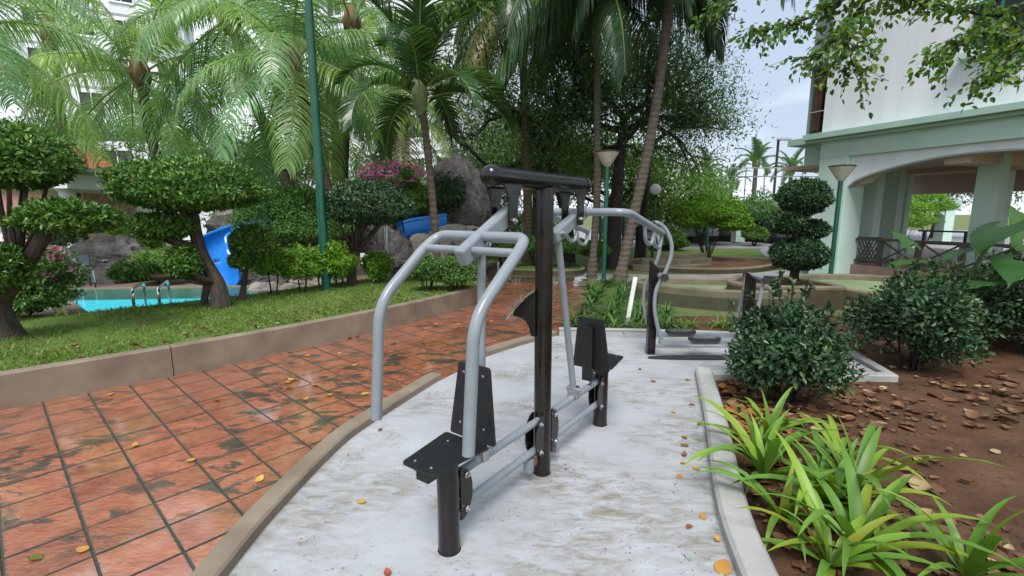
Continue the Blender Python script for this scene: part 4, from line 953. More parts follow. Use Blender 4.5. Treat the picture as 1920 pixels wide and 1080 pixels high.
for k in range(7):
    for dd in (-1, 1):
        a = .62 + k * .08; b = min(1.1, max(.62, a + dd * .25))
        if abs(a - b) > .03: MB().bar(Fp(a, .72 + dd * .012, .36), Fp(b, .72 + dd * .012, .36 + .56 * abs(b - a) / .25), .02, .022).build('slat', M['wood_rail'], lt, smooth=False)
MB().bar(Fp(.6, .72, .98), Fp(1.12, .72, .98), .07, .05).build('cap_rail', M['wood_rail'], lt, smooth=False)
rbar2 = thing('veranda_railing', tuple(Fp(.6, 8.6, .3)), 'dark railing on the far side of the veranda', 'railing')
for z in (.95, .5): MB().bar(Fp(-2, 8.6, z), Fp(5.6, 8.6, z), .06, .06).build('rail', M['wood_rail'], rbar2, smooth=False)
for s in (-1.8, -.6, .6, 1.8, 3.0, 4.2, 5.4): MB().bar(Fp(s, 8.6, .3), Fp(s, 8.6, .92), .08, .08, up=f_).build('post', M['wood_rail'], rbar2, smooth=False)

# ------------------------------------------------------------------ podium car park, roof fence, cars
pd = thing('podium_block', (16.5, 27, 0), 'low mint car park podium with arched openings beyond the drive', 'building')
X0, X1, Y = 8.5, 24., 26.
top = 2.15
for x in (8.5, 12.6, 16.7, 20.8, 24.): MB().box((x, Y + .3, 1.0), (.5, .6, 2.0)).build('pier', M['mint'], pd, smooth=False)
for a, b in zip((8.5, 12.6, 16.7, 20.8), (12.6, 16.7, 20.8, 24.)):
    P = [(a + .25 + (b - a - .5) * t, 1.45 + .28 * math.sin(math.pi * t) ** .6) for t in np.linspace(0, 1, 18)]
    MB().solid([(x, Y + .1, z) for x, z in P] + [(b - .25, Y + .1, 2.0), (a + .25, Y + .1, 2.0)], (0, .3, 0)).build('arch_beam', M['white_wall'], pd, smooth=False)
MB().box((16.2, Y + 5, 2.15), (16.4, 10.3, .28)).build('roof_slab', M['mint_trim'], pd, smooth=False)
MB().box((16.2, Y + 9.5, 1.0), (16, .3, 2.1)).build('back_wall', M['grey_wall'], pd, smooth=False)
rf = thing('roof_fence', (16, 26.1, 2.3), 'thin metal railing along the podium roof edge', 'railing')
for z in (2.45, 3.55, 4.0): MB().tube([(8.6, Y + .1, z), (24, Y + .1, z)], .03, 6).build('rail', M['zinc'], rf)
for i in range(16): MB().tube([(8.6 + i * 1.02, Y + .1, 2.28), (8.6 + i * 1.02, Y + .1, 4.0)], .028, 6).build('post', M['zinc'], rf)
sl = thing('street_lamp', (15.6, 28.5, 2.29), 'tall street lamp with flat head on the podium roof', 'lamp')
MB().tube([(15.6, 28.5, 2.2), (15.6, 28.5, 5.8)], .07, 10).build('pole', M['rubber'], sl); MB().box((15.85, 28.4, 5.85), (.75, .35, .14)).build('head', M['zinc'], sl, smooth=False, bevel=.03)
def car(label, x, y, rz, paint, z0=-.05):
    t = thing('parked_car', (x, y, z0), label, 'car', 'cars parked beyond the drive'); rm = Matrix.Rotation(rz, 3, 'Z'); T = lambda v: rm @ Vector(v) + Vector((x, y, z0))
    def sec(prof, w): return [prof, w]
    body = MB(); side = [(-2.1, .35), (-2.15, .75), (-1.95, .95), (-1.0, 1.0), (1.75, 1.02), (2.1, .95), (2.15, .4)]
    def loft(m, prof, w0, w1):
        n = len(prof); V = [T((-w0 if z < .9 else -w1, yy, z)) for yy, z in prof] + [T((w0 if z < .9 else w1, yy, z)) for yy, z in prof]
        m.add(V, [tuple(range(n)), tuple(range(2 * n - 1, n - 1, -1))] + [(i, n + i, n + (i + 1) % n, (i + 1) % n) for i in range(n)])
    loft(body, side, .9, .86); body.build('body', M[paint], t, smooth=False, bevel=.05)
    cab = MB(); pr = [(-1.05, 1.01), (-.35, 1.52), (1.3, 1.55), (1.95, 1.03)]; V = []
    for sx in (-1, 1): V += [T((sx * (.84 if z < 1.2 else .66), yy, z)) for yy, z in pr]
    cab.add(V, [(3, 2, 1, 0), (4, 5, 6, 7), (0, 1, 5, 4), (1, 2, 6, 5), (2, 3, 7, 6)]); cb = cab.build('cabin', M[paint], t, smooth=False, bevel=.04)
    wd = MB().add([T((-.74, -1.02, 1.06)), T((.74, -1.02, 1.06)), T((.58, -.42, 1.49)), T((-.58, -.42, 1.49))], [(0, 1, 2, 3)]).build('windscreen', M['glass_dark'], cb, smooth=False)
    for sx in (-1, 1):
        MB().add([T((sx * .85, -.7, 1.1)), T((sx * .69, -.28, 1.46)), T((sx * .69, 1.2, 1.48)), T((sx * .85, 1.6, 1.1))], [(0, 1, 2, 3)]).build('side_window', M['glass_dark'], cb, smooth=False)
        MB().box(T((sx * .68, -2.13, .72)), (.34, .08, .16), rz).build('headlight', M['white_paint'], t, smooth=False, bevel=.02)
        MB().box(T((sx * .98, -.75, 1.08)), (.18, .1, .12), rz).build('mirror', M[paint], t, smooth=False, bevel=.02)
        for yy in (-1.3, 1.35):
            wh = MB(); wh.tube([T((sx * .70, yy, .33)), T((sx * .91, yy, .33))], .33, 20); wo = wh.build('wheel', M['rubber'], t)
            MB().tube([T((sx * .90, yy, .33)), T((sx * .925, yy, .33))], .2, 14).build('rim', M['zinc'], wo)
    MB().box(T((0, -2.16, .70)), (.8, .05, .2), rz).build('grille', M['zinc'], t, smooth=False); MB().box(T((0, -2.18, .45)), (.52, .04, .13), rz).build('number_plate', M['rubber'], t, smooth=False)
car('black car parked nose out under the podium arch', 14.6, 27.2, R(8), 'car_paint')
car('dark car half hidden behind the leaning palm trunk', 7.3, 29.5, R(72), 'car_paint')
car('silver car parked at the podium left of the black one', 10.6, 28.6, R(4), 'silver_paint')

# ------------------------------------------------------------------ topiaries and clipped bushes on the lawn
def topiary(name, label, base, trunk, pads, r=.07, mat='leaf_topiary', bark='bark', group=None, twigs=5, L=.062, W=.030, flat=.5):
    t = thing(name, base, label, 'topiary', group); mb = MB(); pts = spline(trunk, 5); mb.tube(pts, [r * 1.5, r, r * .85, r * .75], 10)
    for c, rr, n, frm in pads:
        s = pts[int(frm * (len(pts) - 1))]; c = Vector(c)
        for k in range(twigs):
            e = c + Vector((random.uniform(-.7, .7) * rr[0], random.uniform(-.7, .7) * rr[1], random.uniform(-.1, .25) * rr[2]))
            mid = s.lerp(e, .5) + Vector((random.uniform(-.08, .08), random.uniform(-.08, .08), -.06))
            mb.tube(spline([s, mid, e], 4), [r * .5, r * .3, r * .12], 6)
    mb.build('trunk', M[bark], t)
    for c, rr, n, frm in pads: pad('foliage_pad', c, rr, M[mat], t, n, L, W, lump=.10, flat=flat)
    return t
b = onz(25, 632, .27)
topiary('cloud_topiary', 'topiary with leaning trunk and two flat leafy pads at the left edge of the lawn', tuple(b),
        [b - Vector((0, 0, .05)), b + Vector((-.12, .02, .3)), b + Vector((.12, 0, .62)), b + Vector((.35, .05, .95)), b + Vector((.52, .05, 1.22))],
        [(at(5, 308, 4.95), (.62, .55, .43), 11000, .55), (at(130, 415, 4.9), (.43, .36, .19), 5500, 1), (at(-25, 515, 4.7), (.3, .3, .3), 4000, .4)], .085)
b = onz(415, 578, .27)
topiary('cloud_topiary', 'big flat-topped topiary with broad mushroom crown before the pool', tuple(b),
        [b - Vector((0, 0, .05)), b + Vector((-.06, .05, .35)), b + Vector((-.22, .05, .72)), b + Vector((-.30, .08, 1.05)), b + Vector((-.32, .1, 1.3))],
        [(at(352, 362, 6.6), (.92, .78, .45), 19000, 1), (at(303, 430, 6.35), (.38, .34, .20), 5000, .62), (at(250, 512, 6.3), (.27, .24, .12), 2600, .35), (at(345, 502, 6.3), (.2, .2, .26), 2800, .25)], .095, twigs=7)
b = onz(452, 563, .27)
topiary('cloud_topiary', 'small slim topiary just right of the flat-topped one', tuple(b),
        [b - Vector((0, 0, .05)), b + Vector((.05, .03, .25)), b + Vector((.1, .05, .5)), b + Vector((.16, .05, .75))], [(at(476, 458, 7.1), (.31, .28, .25), 6000, 1), (at(455, 492, 7.0), (.16, .16, .14), 1800, .6)], .04, twigs=4)
b = onz(660, 536, .27)
topiary('round_topiary', 'round-headed topiary with forked trunk right of the tall green pole', tuple(b),
        [b - Vector((0, 0, .05)), b + Vector((.0, .03, .25)), b + Vector((.06, .05, .5)), b + Vector((.1, .05, .72))], [(at(697, 392, 8.5), (.78, .65, .52), 15000, .9)], .075, twigs=12, mat='leaf_dark')
def bush(name, label, c, r, n, mat, base_z, group=None, L=.045, W=.024, stems=6, cat='bush', bark='bark_dark', ovate=False, **k):
    c = Vector(c); t = thing(name, (c.x, c.y, base_z), label, cat, group); mb = MB()
    for i in range(stems):
        a = i * 2.4; e = c + Vector((math.cos(a) * r[0] * .6, math.sin(a) * r[1] * .6, random.uniform(-.2, .4) * r[2]))
        s = Vector((c.x + math.cos(a) * .05, c.y + math.sin(a) * .05, base_z - .05)); mb.tube(spline([s, s.lerp(e, .5) + Vector((0, 0, .05)), e], 3), [.014, .009, .004], 5)
    mb.build('stem', M[bark], t)
    pad('foliage', c, r, M[mat], t, n, L, W, ovate, **k); return t
G1 = 'bright clipped bushes along the lawn back'
for px, py, y, r, lb in ((507, 492, 7.6, .27, 'bright green bush, first of the row right of the small slim topiary'), (562, 497, 7.85, .29, 'bright green bush, second in the lawn row, left of the green pole'),
                         (632, 492, 8.25, .30, 'bright green bush right behind the foot of the green pole'), (706, 498, 8.9, .25, 'bright green bush right of the round-headed topiary trunk'),
                         (598, 492, 8.5, .24, 'smaller bright green bush just left of the foot of the green pole')):
    c = at(px, py, y); bush('clipped_bush', lb, c, (r, r, r * .95), 3600, 'leaf_bright', .27, G1, .055, .028, lump=.3, flat=.8, stems=4)
for px, py, y, r, lb in ((800, 508, 7.95, (.30, .28, .27), 'darker bush seen through the near handle bars'), (858, 512, 8.0, (.36, .3, .30), 'darker leafy bush at the end of the lawn kerb')):
    c = at(px, py, y); bush('clipped_bush', lb, c, r, 5200, 'leaf_mid', .27, 'darker bushes at the end of the lawn', .05, .026, lump=.22, stems=8)
bush('hedge_bush', 'large dense dark green bush mound behind the green pole', at(560, 425, 11), (1.25, .9, .88), 24000, 'leaf_mid', 0, None, .075, .04, lump=.12)
bush('hedge_bush', 'leafy bush climbing behind the curved slide rocks', at(470, 400, 12.5), (.8, .7, .8), 9000, 'leaf_mid', 0, None, .08, .04, lump=.2)
def flower_bush(label, c, r, n, nf, mat='leaf_mid', L=.06):
    t = bush('bougainvillea', label, c, r, n, mat, max(0, c.z - r[2] * 1.2), None, L, L * .5, lump=.25, cat='flowering bush')
    P, D, N = pad_points(c + Vector((0, -.05, r[2] * .25)), (r[0] * 1.02, r[1] * 1.02, r[2] * .95), nf, lump=.3, shell=.15)
    k = np.array([mnoise.noise(Vector(p) * 3.1) for p in P]) > -.02
    foliage('blossom', P[k], D[k], N[k], L * .8, L * .65, M['flower_pink'], t)
flower_bush('pink bougainvillea beside the leaning topiary trunk', at(58, 515, 6.2), (.5, .4, .38), 4500, 900)
flower_bush('pink bougainvillea spilling over the rocks above the round-headed topiary', at(735, 338, 11.4), (.62, .5, .36), 4500, 3200)
bush('rock_creeper', 'creeper hanging on the tall grey rock by the machine beam', at(838, 368, 11.75), (.42, .3, .5), 6000, 'leaf_dark', .6, None, .06, .03, lump=.3)
bush('rock_shrub', 'loose light shrub on the rocks below the pink blossoms', at(765, 380, 11.8), (.6, .5, .5), 7000, 'leaf_tree_light', .3, None, .07, .035, lump=.3)
bush('poolside_shrub', 'bright shrub behind the pool boulder', at(250, 455, 12.5), (.7, .5, .5), 6000, 'leaf_bright', .1, None, .09, .045, lump=.25)
bush('poolside_shrub', 'low dark shrub at the far left below the leaning topiary', at(20, 560, 6.0), (.6, .5, .35), 6000, 'leaf_mid', .1, None, .06, .03, lump=.25)
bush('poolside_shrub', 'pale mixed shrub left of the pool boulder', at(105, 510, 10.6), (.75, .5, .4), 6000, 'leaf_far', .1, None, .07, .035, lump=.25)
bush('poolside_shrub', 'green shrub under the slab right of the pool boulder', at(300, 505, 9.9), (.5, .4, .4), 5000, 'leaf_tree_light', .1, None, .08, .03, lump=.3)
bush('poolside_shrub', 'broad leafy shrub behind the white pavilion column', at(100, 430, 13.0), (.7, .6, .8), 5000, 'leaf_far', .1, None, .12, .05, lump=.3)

# ------------------------------------------------------------------ palms
TG = ((1, 1, 1), (1.05, 1.05, .9), (.8, .95, .85), (1.3, 1.18, .75))
TP = ((1.15, 1.15, 1.15), (1.2, 1.2, 1.0), (.95, 1.05, 1.05), (1.45, 1.28, .85))
def base_of(p, z=.05): return (p[0], p[1], z)
c = at(262, 135, 13); palm('coconut_palm', 'full coconut palm with drooping pale fronds behind the flat-topped topiary', [(c.x + .4, 13.2, 0), (c.x + .3, 13.1, 2), (c.x + .1, 13, 3.6), c], .15, 'coconut', 18, 1.0, seed=1, tints=TP, dead=0)
c = at(548, 105, 11.2); palm('coconut_palm', 'coconut palm with curved trunk crossing behind the tall green pole', [(-4.15, 11.4, 0), (-4.2, 11.3, 1.5), (-4.55, 11.25, 3.1), c], .125, 'coconut', 19, 1.0, seed=2.2, tints=TG, dead=0)
c = at(430, 30, 12.8); palm('coconut_palm', 'coconut palm with fronds arching over the flat-topped topiary', [(-5.75, 12.9, 0), (-5.9, 12.8, 2.0), (-6.6, 12.8, 4.2), c], .16, 'coconut', 18, 1.05, seed=3.1, tints=TG)
c = at(-70, 40, 9.5); palm('coconut_palm', 'coconut palm whose fronds hang in at the top left corner', [(c.x - .6, 9.8, 0), (c.x - .3, 9.6, 2.5), c], .16, 'coconut', 17, 1.0, seed=4.4, tints=TG)
c = at(95, 60, 17); palm('coconut_palm', 'far coconut palm standing before the white tower at upper left', [(c.x, 17, 0), (c.x - .1, 17, 4), c], .17, 'coconut', 11, .9, seed=6, tints=TP)
c = at(660, 40, 14.5); palm('coconut_palm', 'coconut palm behind the dark upright palm crown', [(c.x - .6, 14.6, 0), (c.x - .5, 14.6, 3), c], .16, 'coconut', 14, 1.0, seed=7.5, tints=TG)
c = at(755, 215, 14.0); palm('coconut_palm', 'short pale coconut palm drooping behind the pink blossoms', [(c.x + .1, 14.1, 0), (c.x + .1, 14, 2), c], .14, 'coconut', 18, .8, seed=8.2, tints=TP, dead=2)
c = at(625, 190, 15.5); palm('coconut_palm', 'pale coconut palm low behind the green pole', [(c.x, 15.6, 0), (c.x, 15.5, 2.5), c], .15, 'coconut', 18, .9, seed=12.2, tints=TP, dead=1)
c = at(788, 172, 9.4); palm('dark_palm', 'slender dark palm with upright arching fronds above the rock pile', [(-1.5, 9.5, 0), (-1.54, 9.45, 1.3), (-1.62, 9.4, 2.6), c], .085, 'arch', 13, 1.1, seed=5.0, bark='palm_bark_dark', tints=((.17, .24, .17), (.24, .33, .2)))
c = at(1122, -55, 11.7); palm('shade_palm', 'straight palm with hanging dark fronds above the machine', [(2.0, 11.7, -.05), (2.08, 11.7, 2.0), (2.02, 11.7, 4.2), c], .095, 'droop', 22, 1.1, seed=9.3, tints=((.22, .3, .22), (.3, .38, .26), (.42, .46, .28)), bark='palm_bark', dead=0)
c = at(1275, -210, 10.7); palm('shade_palm', 'leaning palm trunk sweeping up to the right beside the cone lamp', [(2.48, 10.8, -.05), (2.72, 10.8, 1.3), (3.0, 10.75, 2.9), (3.22, 10.7, 4.8), c], .125, 'droop', 20, 1.1, seed=10.1, tints=((.22, .3, .22), (.3, .38, .26)), bark='palm_bark', dead=0)
c = at(975, -20, 14.5); palm('shade_palm', 'dark palm with dense hanging fronds left of the straight trunk', [(.5, 14.6, -.05), (.45, 14.5, 3), c], .15, 'droop', 26, 1.1, seed=13.1, tints=((.2, .28, .2), (.27, .34, .22)), bark='palm_bark_dark', dead=1)
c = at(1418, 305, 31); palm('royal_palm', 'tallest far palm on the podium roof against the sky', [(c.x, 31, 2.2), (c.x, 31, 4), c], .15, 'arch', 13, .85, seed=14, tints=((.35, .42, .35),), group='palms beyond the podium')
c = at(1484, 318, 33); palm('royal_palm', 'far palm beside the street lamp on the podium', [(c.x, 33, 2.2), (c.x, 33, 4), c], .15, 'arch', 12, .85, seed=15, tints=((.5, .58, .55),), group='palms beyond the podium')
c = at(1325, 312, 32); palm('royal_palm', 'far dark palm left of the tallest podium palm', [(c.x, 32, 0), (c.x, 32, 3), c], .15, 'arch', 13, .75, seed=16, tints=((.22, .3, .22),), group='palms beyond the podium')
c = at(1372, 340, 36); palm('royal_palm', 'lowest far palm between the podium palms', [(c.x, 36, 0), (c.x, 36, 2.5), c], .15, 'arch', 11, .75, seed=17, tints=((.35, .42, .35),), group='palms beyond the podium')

# ------------------------------------------------------------------ broadleaf trees
b = (3.0, 14.0, -.05)
tree('shade_tree', 'dark feathery tree with forked trunk behind the leaning palm', b, [b, (3.05, 14, 1.2), (3.1, 14, 2.8), (3.2, 14, 4.3)], M['leaf_tree'], M['bark_dark'], 140, .12, .035, .20, 3, 1.35, .50, spread=.62, up=.12, starts=6)
b = (1.9, 15.5, -.05)
tree('shade_tree', 'dark tree with trunk bending left behind the straight palm', b, [b, (1.8, 15.5, 1.3), (1.3, 15.4, 3.0), (.6, 15.3, 4.2)], M['leaf_tree'], M['bark_dark'], 130, .13, .04, .18, 3, 1.3, .55, spread=.7, up=.05, starts=6)
b = (4.6, 16.8, -.05)
tree('shade_tree', 'feathery tree reaching right into the open sky', b, [b, (4.6, 16.8, 1.5), (4.7, 16.8, 3.2), (4.8, 16.7, 4.6)], M['leaf_tree'], M['bark_dark'], 100, .14, .04, .17, 3, 1.15, .42, spread=.6, up=.1, starts=5)
b = (4.6, 22, -.05)
tree('garden_tree', 'yellow green tree behind the leaning trunk and lamp globes', b, [b, (4.6, 22, 1), (4.5, 22, 2.2)], M['leaf_tree_light'], M['bark_dark'], 120, .17, .07, .2, 3, 1.3, .6, starts=6)
b = (7.6, 23, -.05)
tree('garden_tree', 'green tree left of the clipped bright shrub', b, [b, (7.6, 23, 1), (7.5, 23, 2.0)], M['leaf_tree_light'], M['bark_dark'], 70, .18, .06, .18, 3, .8, .5, starts=4)
b = (-.8, 19, -.05)
tree('garden_tree', 'light loose tree behind the tall grey rock', b, [b, (-.8, 19, 1.5), (-.7, 19, 3.2)], M['leaf_tree_light'], M['bark_dark'], 110, .16, .05, .2, 3, 1.35, .6, starts=6)
b = (1.2, 23, -.05)
tree('garden_tree', 'deep green tree filling the gap above the machine beam', b, [b, (1.2, 23, 1.5), (1.1, 23, 3.4)], M['leaf_tree'], M['bark_dark'], 90, .2, .07, .24, 3, 1.6, .75, starts=7)
b = (-4.0, 22, -.05)
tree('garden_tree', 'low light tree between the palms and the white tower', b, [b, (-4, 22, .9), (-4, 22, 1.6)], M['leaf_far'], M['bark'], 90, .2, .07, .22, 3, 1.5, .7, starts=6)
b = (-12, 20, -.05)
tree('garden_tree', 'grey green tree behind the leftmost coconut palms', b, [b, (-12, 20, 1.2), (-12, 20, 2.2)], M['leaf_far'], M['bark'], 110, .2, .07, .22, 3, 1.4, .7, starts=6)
b = (10.0, 24.5, -.05)
tree('weeping_tree', 'pale weeping tree behind the clipped bright shrub', b, [b, (10.0, 24.5, .8), (10.0, 24.5, 1.5)], M['leaf_far'], M['bark'], 150, .2, .035, .13, 3, .6, .38, starts=5, droop=1.1)
tree('far_tree', 'dark tree mass far left behind the pavilion', (-26, 30, -.05), [(-26, 30, 0), (-26, 30, 2), (-26, 30, 4)], M['leaf_tree'], M['bark'], 110, .28, .1, .3, 3, 1.8, .9, starts=6)
tree('far_tree', 'far tree seen through the open veranda', (27, 30, -.05), [(27, 30, 0), (27, 30, 1.5), (27, 30, 3)], M['leaf_far'], M['bark'], 120, .28, .1, .3, 3, 1.8, .9, starts=6)

# overhanging tree: trunk stands outside the right edge, two leafy limbs reach in from above
ov = thing('overhanging_tree', (6.6, 3.4, -.02), 'broad-leaved tree whose branches hang in across the white wall at top right', 'tree')
mb = MB(); mb.tube(spline([(6.6, 3.4, -.05), (6.7, 3.4, 1.6), (6.5, 3.5, 3.2), (6.0, 3.8, 4.6)], 5), [.2, .15, .12, .09], 12)
twg = []
def bough(pts, r):
    P = spline(pts, 6); mb.tube(P, [r, r * .6, r * .25], 7)
    for i in range(len(P) // 5, len(P)):
        for k in range(2):
            d = (P[i] - P[i - 1]).normalized(); e = (d * .7 + Vector((random.gauss(0, .7), random.gauss(0, .7), random.gauss(-.12, .3)))).normalized(); L = random.uniform(.16, .42)
            q = spline([P[i], P[i] + e * L * .5 + Vector((0, 0, .03)), P[i] + e * L + Vector((0, 0, -.08 * L))], 4); mb.tube(q, [r * .16 + .002, .003, .0015], 4)
            for j in range(1, len(q)):
                for _ in range(2): twg.append((q[j], (q[j] - q[j - 1]).normalized()))
bough([(6.4, 3.6, 3.6), (5.6, 4.2, 4.3), at(1690, -40, 4.8), at(1600, 40, 4.9), at(1530, 110, 5.0)], .035)
bough([at(1690, -40, 4.8), at(1600, -10, 4.9), at(1500, 40, 5.2), at(1420, 60, 5.6)], .022)
bough([at(1600, -5, 4.9), at(1590, 70, 4.7), at(1600, 130, 4.7)], .014)
bough([(6.5, 3.5, 3.2), (5.6, 3.9, 3.6), at(1930, 60, 4.3), at(1850, 60, 4.3), at(1760, 110, 4.35)], .03)
bough([at(1930, 60, 4.3), at(1900, 100, 4.2), at(1850, 150, 4.1)], .016)
bough([at(1960, 0, 4.4), at(1870, 30, 4.5), at(1740, 5, 4.8), at(1700, 0, 4.9)], .018)
bough([(5.6, 4.2, 4.3), at(1500, -80, 5.6), at(1400, -30, 6.0), at(1330, 20, 6.4)], .03)
bough([(6.0, 3.8, 4.6), (3.6, 4.8, 5.1), at(1150, -110, 5.5), at(930, -45, 5.5), at(860, 5, 5.6)], .03)
mb.build('trunk', M['bark_dark'], ov)
P = np.array([list(p) for p, d in twg]); Dm = np.array([list(d) for p, d in twg]); n = len(P)
P = P + RNG.normal(size=(n, 3)) * .03
s = RNG.uniform(.65, 1.2, n)
foliage('crown', P, unit(Dm * .5 + rdir(n) * .8 + np.array([0, 0, -.35])), unit(rdir(n) * .8 + np.array([0, 0, .8])), .068 * s, .042 * s, M['leaf_over'], ov, True, .12, .15)

# ------------------------------------------------------------------ right-hand plants
def wild_bush(label, x, y, r, hgt, n, mat, seed, L=.05, W=.026, z0=0., group='dark glossy bushes on the soil'):
    rg = random.Random(seed); t = thing('dark_bush', (x, y, z0), label, 'bush', group); mb = MB(); Ps, Ds, Ns = [], [], []
    for k in range(11):
        a = k * 2.4 + seed; q = r * (.25 + .5 * rg.random()) * (1 if k else 0); zc = z0 + hgt * (.30 + .42 * rg.random() * (1.15 - q / r)); rr = r * rg.uniform(.36, .52)
        if k == 0: zc, rr = z0 + hgt * .5, r * .6
        c = Vector((x + math.cos(a) * q, y + math.sin(a) * q, zc)); e = c + Vector((0, 0, rr * .3))
        s_ = Vector((x + rg.gauss(0, .04), y + rg.gauss(0, .04), z0 - .04)); mb.tube(spline([s_, s_.lerp(c, .5) + Vector((rg.gauss(0, .03), rg.gauss(0, .03), 0)), e], 3), [.016, .011, .005], 5)
        P, D, N = pad_points(c, (rr, rr, min(rr * .95, zc - z0 + .02)), n // 11, flat=.95, lump=.3, shell=.75); Ps.append(P); Ds.append(D); Ns.append(N)
    for k in range(26):                                                   # loose sprigs that break the outline
        a = rg.uniform(0, 6.28); el = rg.uniform(-.1, 1.4); d = Vector((math.cos(a) * math.cos(el), math.sin(a) * math.cos(el), math.sin(el)))
        p0 = Vector((x, y, z0 + hgt * .5)) + Vector((d.x * r * .8, d.y * r * .8, d.z * hgt * .42)); p1 = p0 + (d + Vector((0, 0, .5))).normalized() * rg.uniform(.1, .2)
        mb.tube([p0, p1], [.004, .002], 4); m_ = 16; tt = np.array([rg.random() for _ in range(m_)])[:, None]
        Ps.append(np.array(p0) * (1 - tt) + np.array(p1) * tt); Ds.append(np.array(d) * .6 + rdir(m_)); Ns.append(rdir(m_) * .6 + np.array([0, 0, .9]))
    mb.build('stem', M['bark_dark'], t); P = np.concatenate(Ps); k = P[:, 2] > z0 + .03; s = RNG.uniform(.7, 1.3, len(P))
    foliage('foliage', P[k], np.concatenate(Ds)[k], np.concatenate(Ns)[k], (L * s)[k], (W * s)[k], M[mat], t, True)
wild_bush('dense dark glossy bush beside the striding machine', 2.36, 3.92, .50, .98, 13000, 'leaf_dark', 1)
wild_bush('wide dark glossy bush beyond the pointed concrete rim', 4.2, 4.72, .60, 1.10, 14000, 'leaf_dark', 2)
wild_bush('dark bush cut off by the right edge under the big leaves', 6.0, 5.3, .75, 1.15, 13000, 'leaf_dark', 3)
wild_bush('low bush behind the wide dark bush at the golf kerb', 6.1, 6.3, .65, .8, 9000, 'leaf_mid', 4, .055, .028)
wild_bush('shadowy bush behind the one cut off by the right edge', 7.4, 6.5, .9, 1.15, 10000, 'leaf_dark', 5, .06, .03)
b = Vector((5.05, 8.35, .3))
topiary('ball_topiary', 'topiary of four stacked dark leaf balls before the mint pillar', tuple(b), [b - Vector((0, 0, .05)), b + Vector((.02, 0, .5)), b + Vector((-.04, 0, 1.0)), b + Vector((.02, 0, 1.5))],
        [(at(1506, 372, 8.3), (.42, .4, .30), 11000, 1), (at(1476, 418, 8.3), (.29, .28, .19), 5000, .75), (at(1524, 432, 8.35), (.24, .24, .15), 3600, .7), (at(1497, 478, 8.3), (.45, .42, .27), 10000, .45)], .06, 'leaf_dark', 'bark', twigs=5, flat=.85)
t = bush('clipped_shrub', 'wide clipped shrub in bright green tiers on bare stems on the island', at(1330, 400, 15.2), (1.05, .8, .52), 14000, 'leaf_bright', .06, None, .085, .045, stems=18, lump=.16, cat='shrub')
pad('foliage', at(1375, 420, 14.8), (.62, .5, .3), M['leaf_bright'], t, 6000, .08, .042, lump=.15); pad('foliage', at(1295, 415, 15.0), (.5, .45, .32), M['leaf_bright'], t, 5000, .08, .042, lump=.15)
for px, py, y, r, lb in ((945, 465, 13.4, .5, 'clipped hedge bush on bare stems just left of the centre post'), (1062, 464, 13.3, .62, 'clipped hedge bush on bare stems behind the far hand loop'), (1115, 470, 13.6, .45, 'clipped hedge bush behind the two palm trunks'), (1005, 463, 13.6, .5, 'clipped hedge bush hidden by the centre post')):
    bush('hedge_bush', lb, at(px, py, y), (r, r * .8, .27), 5200, 'leaf_mid', .07, 'clipped hedge bushes on bare stems', .06, .032, stems=14, lump=.1)
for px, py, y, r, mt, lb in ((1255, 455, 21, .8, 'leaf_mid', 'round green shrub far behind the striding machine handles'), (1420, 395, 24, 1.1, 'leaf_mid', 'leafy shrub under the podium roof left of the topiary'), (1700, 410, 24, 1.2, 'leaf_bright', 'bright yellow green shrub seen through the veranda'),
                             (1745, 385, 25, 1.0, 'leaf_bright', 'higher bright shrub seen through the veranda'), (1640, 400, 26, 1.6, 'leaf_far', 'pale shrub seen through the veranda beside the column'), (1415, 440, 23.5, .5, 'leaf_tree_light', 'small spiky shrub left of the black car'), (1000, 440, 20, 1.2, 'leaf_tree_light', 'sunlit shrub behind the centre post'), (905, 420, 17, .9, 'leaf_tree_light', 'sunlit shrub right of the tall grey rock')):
    bush('garden_shrub', lb, at(px, py, y), (r, r * .8, r * .75), 4500, mt, 0, None, .11, .055, lump=.25, stems=7)

# strap-leaf plants at the kerb: every leaf is a part
SM = [strap_mesh('strap_leaf', L, Wd, ln, bd_, i) for i, (L, Wd, ln, bd_) in enumerate([(.46, .054, 8, 28), (.60, .056, 20, 66), (.70, .058, 32, 84), (.68, .058, 44, 88), (.56, .052, 56, 80), (.48, .050, 14, 55), (.78, .058, 28, 60)])]
def strap_plant(label, x, y, n, sc, seed, z=0.):
    rg = random.Random(seed); t = thing('strap_leaf_plant', (x, y, z), label, 'plant', 'strap-leaf plants at the kerb')
    MB().lathe([(.012, -.03), (.013, .0), (.008, .03)], (x, y, z), 8).build('stem', M['palm_green_stem'], t)
    for i in range(n):
        u = i / n; me = SM[min(6, int(rg.triangular(0, 7, 1 + 4 * u)))]; o = link('leaf', me, t); a = i * 2.39996 + seed + rg.uniform(-.3, .3)
        o.location = (.008 * math.cos(a), .008 * math.sin(a), .004 + .02 * (1 - u)); o.rotation_euler = (rg.uniform(-.15, .15), rg.uniform(-.15, .15), a); q = sc * rg.uniform(.75, 1.15); o.scale = (q, q, q)
        c = rg.choice([(1, 1, .9), (.8, .86, .75), (1.15, 1.08, .85), (1.4, 1.15, .7), (.7, .8, .65)] if u < .75 else [(.8, .8, .8), (1.7, 1.2, .7), (1.3, 1.05, .7), (1.6, .95, .6)]); o.color = (*c, 1)
strap_plant('strap-leaf plant lowest in view, nearest the camera, right of the pale kerb', 1.62, 1.98, 16, 1.0, 1.1)
strap_plant('tall strap-leaf plant on bare soil, farthest right of its kind', 1.90, 2.40, 16, .95, 2.3)
strap_plant('strap-leaf plant leaning over the pale kerb halfway along', 1.54, 2.66, 15, .9, 3.7)
strap_plant('strap-leaf plant just in front of the dark glossy bush', 1.80, 3.10, 13, .8, 4.9)
